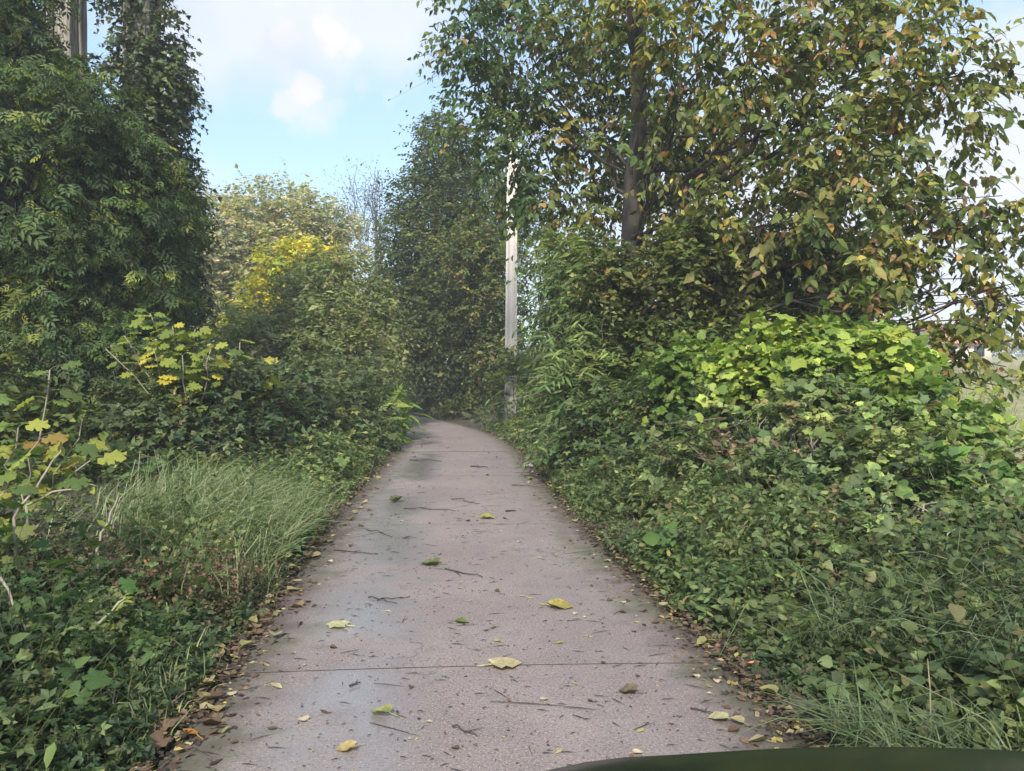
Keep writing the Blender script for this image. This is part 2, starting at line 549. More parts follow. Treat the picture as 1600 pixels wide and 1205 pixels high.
def sprays(lv, O, D, T, n, L, pal, droop=.25, hang=.4, stick=.75, twigs=None, tr=.004, out=.5, jit=.25, lvar=.25, face=.5):
    """twigs O + D*T, n leaves set along each; one tint per spray with odd leaves off it"""
    m = len(O)
    if not m: return
    D = norm(D)
    side = norm(np.cross(D, np.array((0, 0, 1.)) + rng.normal(size=(m, 3)) * .3))
    t = (np.arange(n)[None] + rng.uniform(.1, .9, (m, n))) / n
    T = np.broadcast_to(T, (m,)) if np.ndim(T) else np.full(m, T)
    P = O[:, None] + D[:, None] * (T[:, None] * t)[..., None]
    P[..., 2] -= droop * T[:, None] * t * t
    sg = np.where(np.arange(n) % 2, 1., -1.)[None, :, None]
    ld = D[:, None] * out + side[:, None] * sg * .9 + rng.normal(size=(m, n, 3)) * jit
    ld[..., 2] -= hang
    up = np.array((0, -.12, 1.)) + rng.normal(size=(m, n, 3)) * .62 + D[:, None] * face
    sc = palette(m, pal)
    C = np.repeat(sc[:, None], n, 1)
    odd = rng.uniform(size=(m, n)) > stick
    C[odd] = palette(int(odd.sum()), pal)
    patch = snoise(O, .9, 5)
    C = C * np.exp(patch[:, None, None] * np.array((.30, .20, .12)))
    C = C * np.exp(rng.normal(size=(m, 1, 1)) * .16 + rng.normal(size=(m, n, 1)) * .16) * np.exp(rng.normal(size=(m, n, 3)) * .05)
    Ls = L * np.exp(rng.normal(size=(m, n)) * lvar)
    lv.add(P.reshape(-1, 3), ld.reshape(-1, 3), up.reshape(-1, 3), Ls.ravel(), np.clip(C.reshape(-1, 3), .004, .8))
    if twigs is not None:
        E = O + D * T[:, None]; E[:, 2] -= droop * T
        a = side; b = np.cross(D, side)
        ring = []
        for Q, r in ((O, tr), (E, tr * .4)):
            for an in (0, 2.094, 4.189):
                ring.append(Q + r * (math.cos(an) * a + math.sin(an) * b))
        v = np.stack(ring, 1)
        f = np.array([(i, (i + 1) % 3, 3 + (i + 1) % 3, 3 + i) for i in range(3)])
        twigs.add(v.reshape(-1, 3), (f[None] + (np.arange(m) * 6)[:, None, None]).reshape(-1, 4))


def blob(px, py, d, rx, ry, rd=None, w=1.0):
    """a lobe of foliage: centre seen at px,py at distance d, half extents rx,ry in photo pixels, rd metres deep"""
    c = W(px, py, d)
    return (c, np.array((rx * d / F, rd if rd else (rx + ry) * .5 * d / F, ry * d / F)), w)


def lobes(bl, n, shell=.7, up=.25, gap=None, gapscale=1.2, seed=1, bump=.22, ground=True):
    """spray roots and directions spread through lobes"""
    a = np.array([b[1][0] * b[1][2] * b[2] for b in bl]); a = a / a.sum()
    O, D, B = [], [], []
    for k, (c, r, w) in enumerate(bl):
        m = max(3, int(n * a[k]))
        u = norm(rng.normal(size=(m, 3)))
        f = np.where(rng.uniform(size=m) < shell, rng.uniform(.72, 1.02, m), rng.uniform(.15, .75, m))
        f = f * (1 + bump * snoise(u + c, .9, seed + k))
        p = c + u * r * f[:, None]
        d = norm(norm(u / r) * .9 + rng.normal(size=(m, 3)) * .45 + np.array((0, 0, up)))
        O.append(p); D.append(d); B.append(np.full(m, k))
    O, D, B = np.concatenate(O), np.concatenate(D), np.concatenate(B)
    keep = np.ones(len(O), bool)
    if gap is not None: keep &= snoise(O, gapscale, seed + 99) > gap
    if ground: keep &= O[:, 2] > ground_z(O[:, 0], O[:, 1]) + .02
    keep &= np.abs(O[:, 0] - road_c(O[:, 1])) + np.where(O[:, 2] < 1.6, 0, 9) > ROAD_W / 2 + .06
    return O[keep], D[keep], B[keep]


# ------------------------------------------------------------------ the lane and the ground
ROAD_W = 2.5
_ry = np.array([-14, -6, 0, 3, 5.3, 8.3, 12, 15.8, 18.5, 21.75, 25, 28.5, 34, 40, 50, 64])
_rx = np.array([.55, .3, .12, -.06, -.33, -.62, -.87, -1.1, -1.45, -2.2, -3.2, -4.5, -7.0, -10.2, -16.5, -26])
_fy = np.linspace(-14, 64, 400)
_fx = np.interp(_fy, _ry, _rx)
for _ in range(3):
    _fx = np.convolve(np.pad(_fx, 6, mode='edge' if False else 'reflect', reflect_type='odd'), np.ones(13) / 13, 'valid')


def road_c(y):
    return np.interp(y, _fy, _fx)


def sstep(a, b, x):
    t = np.clip((x - a) / (b - a), 0, 1)
    return t * t * (3 - 2 * t)


def ground_z(x, y):
    x = np.asarray(x, float); y = np.asarray(y, float)
    lat = x - road_c(np.clip(y, -14, 64))
    z = -.115 + .125 * sstep(1.24, 1.42, np.abs(lat))
    z = z + sstep(1.4, 3.2, lat) * .28 + sstep(1.4, 3.5, -lat) * .22
    r = np.clip(np.hypot(x, y) - 24, 0, 130)
    z = z + np.where(lat > 2, .036, .02) * r * sstep(2, 9, np.abs(lat))
    z = z + .05 * np.sin(x * .9 + 1) * np.sin(y * .7) * sstep(1.5, 3, np.abs(lat))
    return z


def grid_sheet(name, xs, ys, zf, mat, uv=None):
    X, Y = np.meshgrid(xs, ys)
    Z = zf(X, Y)
    mb = MB()
    nx = len(xs)
    i = np.arange(len(ys) - 1)[:, None] * nx; j = np.arange(nx - 1)[None]
    f = np.stack([i + j, i + j + 1, i + nx + j + 1, i + nx + j], -1).reshape(-1, 4)
    mb.add(np.stack([X, Y, Z], -1).reshape(-1, 3), f)
    return mb.build(name, mat, smooth=True)


def spaced(a, b, fine, far):
    core = np.arange(a, b + 1e-6, fine)
    g = np.geomspace(1, far, 22)
    return np.concatenate([a - (g[::-1] - 1) - fine, core, b + (g - 1) + fine])


tag(grid_sheet('ground', spaced(-12, 12, .25, 900), spaced(-8, 45, .35, 1200), ground_z, M_SOIL), kind='structure',
    label='dark soil and leaf mould under the undergrowth on both sides of the lane')


def field_z(x, y): return ground_z(x, y) + .03


tag(grid_sheet('field', np.concatenate([np.linspace(5.5, 40, 50), np.geomspace(42, 600, 25)]), np.concatenate([np.linspace(9, 60, 60), np.geomspace(62, 700, 25)]), field_z, M_FIELD),
    kind='structure', label='dry olive meadow sloping up to the right behind the bushes')

# concrete slabs
path = bpy.data.objects.new('path', None)
COL.objects.link(path)
tag(path, 'narrow concrete lane cast in slabs, damp on its left wheel track', None, None, 'structure')
SLAB = 3.7
starts = np.arange(3.82 - 4 * SLAB, 52, SLAB)
for s0 in starts:
    s1 = s0 + SLAB - .0035
    ys = np.linspace(s0, s1, 10)
    ls = np.concatenate([[-1.25], np.linspace(-1.17, 1.17, 9), [1.25]])
    tilt = rng.normal() * .0006
    V, UV = [], []
    for y in ys:
        c = road_c(y); dc = (road_c(y + .1) - road_c(y - .1)) / .2
        nx, ny = 1 / math.hypot(1, dc), -dc / math.hypot(1, dc)
        for l in ls:
            e = l + (rng.normal() * .025 if abs(l) > 1.2 else 0)
            zz = -.02 if abs(l) > 1.2 else 0.0
            yy = y + e * ny * .6
            V.append((c + e * nx, yy, zz + tilt * (y - s0) + .012 * (1 - (l / 1.25) ** 2)))
            UV.append((l, y))
    V = np.array(V); nl = len(ls); ny_ = len(ys)
    top = len(V)
    rim = [i for i in range(nl)] + [r * nl + nl - 1 for r in range(1, ny_)] + [(ny_ - 1) * nl + i for i in range(nl - 2, -1, -1)] + [r * nl for r in range(ny_ - 2, 0, -1)]
    low = V[rim] - np.array((0, 0, .12))
    faces = [(r * nl + i, r * nl + i + 1, (r + 1) * nl + i + 1, (r + 1) * nl + i) for r in range(ny_ - 1) for i in range(nl - 1)]
    m = len(rim)
    faces += [(rim[(k + 1) % m], rim[k], top + k, top + (k + 1) % m) for k in range(m)]
    me = bpy.data.meshes.new('concrete_slab')
    me.from_pydata(np.concatenate([V, low]).tolist(), [], faces)
    uvl = me.uv_layers.new(name='metres')
    uva = np.array(UV + [UV[k] for k in rim])
    li = np.empty(len(me.loops), np.int32); me.loops.foreach_get('vertex_index', li)
    uvl.data.foreach_set('uv', uva[li].astype(np.float32).ravel())
    me.materials.append(M_CONC); me.materials.append(M_SOIL)
    for p_ in list(me.polygons)[-m:]: p_.material_index = 1
    o = bpy.data.objects.new('concrete_slab', me); o.parent = path
    COL.objects.link(o)

# ------------------------------------------------------------------ palettes (r, g, b, weight): real leaf colours
G_DARK = [(.035, .06, .022, 4), (.05, .082, .028, 4), (.07, .105, .032, 2), (.10, .135, .04, .8)]
G_IVY = [(.035, .06, .026, 4), (.05, .08, .032, 3), (.075, .11, .042, 1.5)]
G_MID = [(.05, .09, .028, 4), (.075, .125, .035, 3), (.10, .15, .045, 1.5), (.12, .14, .05, .5)]
G_BRIGHT = [(.13, .22, .045, 4), (.17, .27, .06, 3), (.10, .17, .045, 3), (.22, .28, .06, .6)]
G_OLIVE = [(.075, .115, .044, 4), (.105, .15, .055, 4), (.055, .09, .036, 2.5), (.16, .18, .07, 1), (.20, .15, .06, .25)]
G_AUTUMN = [(.11, .14, .034, 4), (.16, .18, .045, 4), (.22, .22, .055, 2.6), (.32, .26, .06, .8), (.36, .21, .07, .7), (.27, .15, .085, .6), (.07, .10, .028, 3)]
G_BEIGE = [(.36, .33, .17, 4), (.31, .32, .14, 4), (.25, .28, .11, 2), (.42, .35, .21, 1.5)]
G_YELLOW = [(.50, .43, .05, 4), (.38, .38, .06, 3), (.26, .31, .06, 2), (.55, .40, .05, 1)]
G_FIG = [(.13, .19, .045, 4), (.19, .25, .055, 3), (.30, .31, .06, 1.2), (.09, .14, .04, 2)]
G_FIGY = [(.15, .20, .05, 3), (.27, .29, .06, 3), (.30, .28, .06, .8), (.30, .21, .06, .2), (.10, .15, .045, 4)]
G_BRAMBLE = [(.035, .065, .025, 4), (.05, .09, .03, 4), (.075, .115, .036, 2), (.10, .08, .04, .4), (.13, .17, .05, .5)]
G_BROWN = [(.12, .07, .045, 3), (.16, .11, .06, 2), (.09, .10, .04, 2)]
G_HERB = [(.06, .11, .03, 4), (.085, .145, .04, 4), (.12, .18, .05, 1.5), (.19, .22, .06, .5)]
G_GRASS = [(.075, .125, .038, 4), (.10, .155, .05, 4), (.14, .185, .075, 2), (.2, .20, .11, .8)]
G_LITTER = [(.16, .10, .06, 3), (.24, .17, .10, 2), (.36, .31, .12, 1.4), (.10, .065, .045, 3), (.40, .33, .22, 1)]


for g_ in (G_HERB, G_GRASS, G_BRAMBLE, G_MID):
    g_[:] = [(a * 1.5, b * 1.22, c * 1.55, w) for a, b, c, w in g_]
for g_ in (G_DARK, G_IVY, G_OLIVE, G_FIG):
    g_[:] = [(a * 1.4, b * 1.18, c * .95, w) for a, b, c, w in g_]


# ------------------------------------------------------------------ plants
def tree(name, label, cat, base, trunk_top, r0, bl, n, tmpl, leaf, pal, per=10, tl=.5, bark=None, mat=None, singles=0, gap=None,
         gapscale=1.2, seed=1, droop=.25, hang=.4, group=None, limb_from=.45, crown='crown', shell=.7, twig=True, subs=14, limb_r=.38, limb_every=1, pal2=None, split=None, up=.25, bump=.22,
         trunk_bow=(0, 0, 0), limbs=True, stick=.75, leafname='leaf', trunk_sides=10):
    base = np.asarray(base, float)
    th = thing(name, label, cat, base, group)
    tp = curve(base - np.array((0, 0, .1)), trunk_top, 12, wob=r0 * .09, bow=trunk_bow)
    tr = r0 * np.linspace(1, .35, 12); tr[0] *= 1.35; tr[1] *= 1.1
    mb = MB(); tube(mb, tp, tr, trunk_sides, .05)
    mb.build('trunk', bark or M_BARK, th, True)
    if limbs:
        tw = MB()
        for k, (c, r, w) in enumerate(bl):
            s = limb_from + (1 - limb_from) * rng.uniform(0, .9)
            i = min(10, int(s * 11))
            if c[2] < tp[i][2]: i = max(2, int(i * .6))
            if k % limb_every: continue
            rr = tr[i] * limb_r
            pts = curve(tp[i], c, 9, sag=-.06 * np.linalg.norm(c - tp[i]), wob=.02 * np.linalg.norm(c - tp[i]))
            m1 = MB(); tube(m1, pts, np.linspace(rr, rr * .3, 9), 6, .05)
            m1.build('limb', bark or M_BARK, th, True)
            for q in range(subs):
                u = norm(rng.normal(size=3)); e = c + u * r * rng.uniform(.6, .95)
                j = rng.integers(4, 9)
                tube(tw, curve(pts[j], e, 6, wob=.04 * np.linalg.norm(e - pts[j])), np.linspace(rr * .3, .006 if subs < 20 else .014, 6), 3, cap=False)
    else:
        tw = MB()
    O, D, B = lobes(bl, n, shell, up, gap, gapscale, seed, bump)
    lv = Leaves(tmpl)
    if base[1] > 20 and subs < 20: twig = False
    T_ = rng.uniform(.6, 1.3, len(O)) * tl * np.where(rng.uniform(size=len(O)) < .08, 1.8, 1)
    sel = split(O) if split else np.zeros(len(O), bool)
    for q, pl in ((~sel, pal), (sel, pal2)):
        if q.any(): sprays(lv, O[q], D[q], T_[q], per, leaf, pl, droop, hang, stick, tw if twig else None, max(.003, leaf * .03))
    if tw.n: tw.build('twigs', bark or M_BARK, th, kind='stuff')
    lv.build(th, crown, mat or M_LEAF, singles, leafname)
    return th


def shrub(name, label, cat, bl, n, tmpl, leaf, pal, per=8, tl=.35, mat=None, singles=0, gap=None, gapscale=.8, seed=1, droop=.4, hang=.2,
          group=None, stem=None, nstem=14, shell=.75, up=.5, bump=.25, part='foliage', stick=.7, leafname='leaf', twig=True, jit=.25, face=.5):
    cs = np.array([b[0] for b in bl])
    bx, by = cs[:, 0].mean(), cs[:, 1].mean()
    base = np.array((bx, by, float(ground_z(bx, by))))
    th = thing(name, label, cat, base, group)
    sm = MB()
    for k in range(nstem):
        c, r, w = bl[rng.integers(len(bl))]
        u = norm(rng.normal(size=3)); e = c + u * r * rng.uniform(.5, 1.0)
        g = np.array((c[0] + rng.normal() * r[0] * .35, c[1] + rng.normal() * r[1] * .35, 0)); g[2] = ground_z(g[0], g[1]) - .05
        if abs(e[0] - road_c(e[1])) < 1.3 or abs(g[0] - road_c(g[1])) < 1.3: continue
        tube(sm, curve(g, e, 8, sag=.15, wob=.03), np.linspace(.012, .004, 8), 4, cap=False)
    twig = twig and base[1] < 17
    O, D, B = lobes(bl, n, shell, up, gap, gapscale, seed, bump)
    lv = Leaves(tmpl)
    sprays(lv, O, D, rng.uniform(.5, 1.4, len(O)) * tl * np.where(rng.uniform(size=len(O)) < .07, 2.0, 1), per, leaf, pal, droop, hang, stick, sm if twig else None, max(.0025, leaf * .03), jit=jit, lvar=.35, face=face)
    if sm.n: sm.build('stems', stem or M_CANE, th, kind='stuff')
    lv.build(th, part, mat or M_LEAF, singles, leafname)
    return th


def gp(px, d):
    x = (px - 800) * d / F
    return np.array((x, d, float(ground_z(x, d))))


# ---- far away, straight ahead and to the left
tree('tall_tree', 'broad beige-olive tree in autumn leaf behind the yellow one, left of the gap of sky', 'tree', gp(400, 38), W(410, 400, 38), .4,
     [blob(345, 375, 37, 60, 68), blob(420, 350, 38, 75, 62), blob(480, 372, 38, 62, 64), blob(525, 385, 39, 42, 55), blob(305, 420, 36, 40, 60), blob(400, 440, 37, 75, 70), blob(310, 460, 36, 50, 80), blob(480, 450, 38, 80, 60), blob(360, 540, 36, 80, 80)],
     8500, T_QUAD, .20, G_BEIGE, 8, .7, singles=0, gap=-.75, seed=11, hang=.3, subs=6)
tree('bare_tree', 'slender grey tree almost bare of leaves against the sky above the lane', 'tree', gp(585, 44), W(588, 330, 44), .16,
     [blob(560, 310, 44, 42, 50), blob(590, 300, 44, 28, 45), blob(555, 350, 44, 40, 40), blob(600, 360, 44, 25, 50)],
     230, T_QUAD, .14, [(.09, .08, .06, 2), (.13, .11, .07, 1)], 4, .9, bark=bark_mat('grey_bark', (.07, .065, .065), (.13, .12, .12), 8), seed=12, subs=34, limb_r=.5, up=.5, limb_from=.3)
tree('dark_tree', 'dark green leafy tree overhanging the lane bend on its right side', 'tree', gp(722, 30), W(705, 250, 29.5), .32,
     [blob(700, 255, 29, 42, 62), blob(665, 320, 28.5, 48, 60), blob(735, 330, 29, 52, 65), blob(640, 400, 28, 45, 60), blob(700, 410, 28, 70, 62),
      blob(630, 470, 27.5, 42, 60), blob(690, 500, 27, 70, 70), blob(760, 480, 28, 50, 80), blob(645, 545, 28, 34, 55), blob(715, 570, 27.5, 60, 62), blob(775, 570, 27.5, 40, 70), blob(690, 215, 29.5, 26, 34)],
     7600, T_QUAD, .15, G_DARK, 9, .7, bark=M_BARK_DARK, gap=-.9, seed=13, subs=6)
tree('olive_tree', 'olive and rust tinted tree between the dark tree and the white pole', 'tree', gp(772, 26), W(765, 380, 26), .09,
     [blob(745, 385, 25.5, 48, 38), blob(778, 350, 26, 34, 40), blob(720, 410, 25, 34, 26), blob(790, 420, 25, 32, 34), blob(830, 360, 26, 40, 60), blob(800, 290, 26.5, 40, 40), blob(760, 460, 25.5, 40, 50), blob(770, 540, 25.5, 30, 50)],
     2100, T_QUAD, .13, [(.085, .115, .036, 4), (.12, .145, .045, 3), (.19, .17, .055, 1.2), (.22, .15, .055, .3)], 9, .55, seed=14, gap=-.7, subs=6)
tree('roadside_tree', 'shaded tree closing the dark tunnel where the lane bends away', 'tree', gp(560, 46), W(590, 480, 46), .3,
     [blob(610, 560, 44, 40, 60), blob(580, 520, 46, 50, 60), blob(640, 600, 44, 35, 40), blob(540, 540, 46, 50, 60), blob(590, 610, 43, 40, 36)],
     2400, T_QUAD, .16, G_DARK, 9, .8, bark=M_BARK_DARK, seed=15, subs=5)
tree('yellow_tree', 'bright yellow leafed small tree rising over the thicket on the left', 'tree', gp(450, 24), W(455, 440, 24), .12,
     [blob(465, 404, 24, 40, 18), blob(425, 425, 24, 26, 24), blob(500, 405, 24.4, 26, 16), blob(403, 462, 23.2, 20, 26), blob(382, 500, 22, 20, 24), blob(360, 535, 21, 16, 22)],
     800, T_QUAD, .15, G_YELLOW, 9, .6, seed=16, gap=-.5, subs=6, hang=.6)
shrub('thicket', 'grey-green thicket of saplings and dry vines on the left before the lane bend', 'thicket',
      [blob(480, 480, 21, 55, 52), blob(545, 470, 22, 50, 60), blob(500, 440, 22, 36, 30), blob(440, 545, 20, 66, 55), blob(520, 555, 20, 75, 70), blob(585, 530, 22, 38, 65), blob(380, 560, 19, 60, 60), blob(590, 600, 21, 34, 45)],
      4600, T_QUAD, .12, [(.13, .165, .055, 3), (.165, .20, .065, 3), (.21, .235, .085, 1.5), (.27, .23, .13, 1.0)], 8, .6, seed=21, gap=-.8, nstem=60, stem=M_STEM, up=.4, hang=.4)
shrub('leafy_shrub', 'bright green leafy shrub leaning over the left lane edge at the bend', 'shrub',
      [blob(606, 640, 17.6, 30, 24), blob(585, 640, 17.6, 28, 28), blob(600, 668, 17.3, 24, 22)], 420, T_LANCE, .24, [(.17, .26, .05, 3), (.22, .32, .07, 3)], 9, .42, seed=22, singles=100)

shrub('bend_bush', 'low bushes lining the outer edge of the lane where it bends out of sight', 'bushes',
      [blob(690, 636, 28.5, 34, 22), blob(655, 622, 32.5, 36, 26), blob(620, 612, 37.5, 40, 30), blob(580, 606, 44, 44, 32), blob(730, 640, 26, 34, 20)],
      1500, T_QUAD, .12, G_DARK, 8, .4, seed=23)
shrub('leafy_shrub', 'dense green shrub on the inner left side of the bend behind the bright one', 'shrub',
      [blob(590, 630, 24, 40, 36), blob(560, 600, 27, 40, 50), blob(600, 625, 29, 36, 30)], 1100, T_QUAD, .13, G_MID, 8, .4, seed=24)

# ---- left: ivy trees and the leafy tree in front of them
def ivy_tree(label, px, d, r0, trunk_px, bl, n, seed, top, stems, group='ivy-clad trees on the left'):
    base = gp(px, d)
    th = thing('ivy_clad_tree', label, 'tree', base, group)
    tp = curve(base - np.array((0, 0, .1)), W(trunk_px, top, d), 14, wob=.02)
    mb = MB(); tube(mb, tp, np.linspace(r0, r0 * .7, 14), 14, .05); mb.build('trunk', M_BARK_PALE, th, True)
    vs = MB()
    for k in range(stems):
        a = rng.uniform(0, 6.28)
        p = tp + np.stack([np.cos(a + np.linspace(0, rng.normal() * 1.2, 14)), np.sin(a + np.linspace(0, rng.normal() * 1.2, 14)), np.zeros(14)], 1) * (r0 * np.linspace(1, .72, 14))[:, None] * 1.04
        tube(vs, p + rng.normal(size=p.shape) * .012, np.full(14, rng.uniform(.015, .04)), 5, cap=False)
    vs.build('vine_stem', M_BARK_PALE, th, True, kind='stuff')
    O, D, B = lobes(bl, n, .9, .1, -.85, .7, seed, .3)
    lv = Leaves(T_IVY); tw = MB()
    sprays(lv, O, D, rng.uniform(.2, .5, len(O)), 7, .09, G_IVY if seed == 32 else G_DARK, .5, .5, .7, tw, .004)
    tw.build('twigs', M_CANE, th, kind='stuff')
    lv.build(th, 'ivy', M_IVY)
    return th, tp


t1, tp1 = ivy_tree('thick pale trunk furred with old vines, leftmost of the ivy-clad trees', 95, 15.5, .30, 112, [blob(30, 20, 15.6, 50, 60), blob(50, 120, 15, 60, 50), blob(130, 120, 15, 34, 26, .4), blob(70, 240, 15, 90, 70), blob(10, -80, 15.5, 60, 80)], 1500, 31, -260, 26)
t2, tp2 = ivy_tree('ivy-covered trunk standing against the sky, rightmost of the ivy-clad trees', 222, 15, .28, 222,
                   [blob(245, 70, 15.1, 34, 56), blob(205, 110, 15, 26, 70, .3, .6), blob(250, 130, 14.9, 44, 50), blob(262, 150, 14.9, 34, 36), blob(235, 210, 14.8, 50, 55), blob(262, 270, 14.8, 36, 50), blob(240, 320, 14.6, 60, 60),
                    blob(278, 330, 14.8, 30, 50), blob(275, 400, 14.8, 32, 60), blob(230, 430, 14.6, 60, 70), blob(215, 520, 14.6, 70, 70), blob(280, 470, 15.2, 34, 40), blob(210, -60, 15, 46, 70)], 4200, 32, -300, 22)
for q in ((232, 90, 268, -40, .05), (228, 20, 246, -60, .09), (176, 118, 205, 20, .035)):
    m1 = MB(); tube(m1, curve(W(q[0], q[1], 15), W(q[2], q[3], 14.9), 8, wob=.03), np.linspace(q[4], q[4] * .6, 8), 6); m1.build('limb', M_BARK, t2, True)
tree('leafy_tree', 'tall dark tree with long feathery hanging leaves filling the left edge', 'tree', gp(10, 12.5), W(30, -60, 12.5), .3,
     [blob(20, 90, 12.4, 70, 50), blob(70, 190, 11.6, 110, 60), blob(185, 235, 12.0, 62, 60), blob(20, 300, 11.2, 110, 80), blob(150, 320, 11.8, 90, 70), blob(230, 330, 12.6, 50, 60),
      blob(120, 430, 11.8, 100, 70), blob(215, 430, 12.5, 60, 70), blob(160, 540, 11.6, 90, 80), blob(230, 540, 12.2, 60, 60), blob(60, 560, 11.6, 90, 70), blob(130, 640, 11.4, 100, 60), blob(220, 620, 11.8, 70, 50),
      blob(-110, 250, 11.5, 120, 160), blob(-120, 520, 11.5, 120, 160), blob(-60, -40, 12, 90, 90)],
     6000, T_PINN, .215, [(.045, .078, .028, 4), (.065, .105, .034, 4), (.105, .155, .044, 2.2), (.22, .25, .06, 1.2)], 7, .55, bark=M_BARK_DARK, seed=33, singles=300, gap=-.32, gapscale=1.2, bump=.38, hang=.8, droop=.5, subs=8, limb_from=.2)
shrub('understory_shrub', 'deep green shrub in the shade below the feathery tree on the left', 'shrub',
      [blob(60, 690, 10.2, 110, 70, .9), blob(180, 700, 10.4, 90, 60, .9), blob(-60, 680, 10, 110, 110, 1.), blob(120, 770, 9.0, 110, 60, .8), blob(-30, 800, 8.0, 110, 80, .8)],
      1500, T_WQ, .10, G_DARK, 9, .4, seed=34, up=.3)

# ---- left: brambles down to the lane
shrub('bramble_bush', 'dark bramble mass under the fig sapling on the left bank', 'bramble', [blob(330, 640, 11, 115, 55), blob(240, 690, 10, 90, 60), blob(420, 640, 12.5, 90, 60), blob(330, 700, 10.4, 110, 60)],
      2000, T_BRAMBLE, .12, G_BRAMBLE, 7, .4, seed=41, nstem=60, gap=-.9, group='brambles along the left bank', singles=0)
shrub('bramble_bush', 'grey-green bramble mass farther along the left bank before the bend', 'bramble', [blob(500, 620, 15, 80, 55), blob(570, 625, 17.5, 55, 50), blob(460, 660, 13.5, 80, 50), blob(545, 665, 15.5, 60, 40)],
      1700, T_BRAMBLE, .12, [(.08, .11, .045, 4), (.11, .14, .055, 3), (.15, .175, .07, 1.5)], 7, .4, seed=42, nstem=50, gap=-.9, group='brambles along the left bank')
shrub('nettle_patch', 'fresh green weeds sloping to the lane edge left of the concrete', 'weeds', [blob(430, 715, 11.2, 100, 42), blob(510, 705, 13, 70, 36), blob(570, 695, 15, 46, 26), blob(470, 750, 10.3, 60, 34), blob(350, 760, 9.6, 90, 40), blob(250, 770, 9, 90, 45)],
      1900, T_DIAM, .085, G_HERB, 8, .35, seed=43, nstem=30, stem=M_STEM_GREEN)


# ---- fig saplings
def fig(name, label, base, stems, leafsize, pal, seed, per=9):
    """stems: list of (tip, bow) in world metres; each carries big lobed leaves towards its tip"""
    th = thing(name, label, 'sapling', base, 'fig saplings on the left')
    P, D, U, L, C = [], [], [], [], []
    for tip, bow, nl in stems:
        pts = curve(base, tip, 10, wob=.02, bow=bow)
        m1 = MB(); tube(m1, pts, np.linspace(leafsize * .075, leafsize * .03, 10), 6); m1.build('stem', M_STEM, th, True)
        for k in range(nl):
            t = 1 - (k / max(1, nl)) * .5
            i = min(8, int(t * 9)); f = t * 9 - i
            p = pts[i] * (1 - f) + pts[min(9, i + 1)] * f
            a = k * 2.4 + rng.uniform(-.4, .4)
            o = np.array((math.cos(a), math.sin(a) * .9, rng.uniform(.0, .6)))
            pet = norm(o) * leafsize * rng.uniform(.35, .7)
            m2 = MB(); tube(m2, curve(p, p + pet, 4, sag=.01), np.linspace(.004, .0025, 4), 4, cap=False)
            m2.build('leaf_stalk', M_STEM_GREEN, th)
            P.append(p + pet); D.append(norm(o + np.array((0, -.15, -rng.uniform(.2, .9))))); U.append(np.array((rng.normal() * .35, -.45 + rng.normal() * .3, 1.)))
            L.append(leafsize * rng.uniform(.7, 1.25)); C.append(palette(1, pal)[0] * math.exp(rng.normal() * .12))
    lv = Leaves(T_FIG); lv.add(np.array(P), np.array(D), np.array(U), np.array(L), np.array(C))
    lv.build(th, 'leaves', M_LEAF, 300, 'leaf', 14)
    return th


fig('fig_sapling', 'spindly fig sapling with yellowing lobed leaves at the left edge, nearest one', gp(10, 4.7),
    [(W(78, 578, 4.75), (.05, 0, 0), 13), (W(28, 668, 4.6), (-.05, 0, 0), 12), (W(128, 655, 4.9), (0, .05, -.05), 10), (W(112, 700, 4.6), (0, 0, .02), 8), (W(-20, 620, 4.8), (0, 0, 0), 10), (W(5, 770, 4.2), (0, -.1, 0), 9), (W(60, 690, 4.5), (0, 0, .05), 8), (W(140, 720, 4.5), (0, 0, .05), 5)],
    .13, G_FIGY, 51)
fig('fig_sapling', 'yellow-green fig sapling spreading above the bramble bank, farther one', gp(290, 10.2),
    [(W(235, 490, 10), (.1, 0, .1), 30), (W(195, 525, 9.9), (.1, 0, 0), 16), (W(270, 510, 10), (0, 0, 0), 30), (W(305, 515, 10.2), (0, 0, 0), 26), (W(330, 545, 10), (0, 0, 0), 20), (W(240, 545, 9.8), (0, 0, 0), 20), (W(165, 545, 9.8), (.2, 0, 0), 5), (W(285, 555, 9.8), (0, 0, 0), 10)],
    .18, G_FIG, 52)
fig('fig_sapling', 'small fig sapling with green hanging leaves right of the larger fig', gp(375, 11.2),
    [(W(375, 535, 11), (0, 0, 0), 12), (W(400, 565, 11), (0, 0, .05), 10), (W(352, 560, 11), (0, 0, 0), 9), (W(415, 590, 10.8), (0, 0, .1), 5)],
    .20, G_FIG, 53)


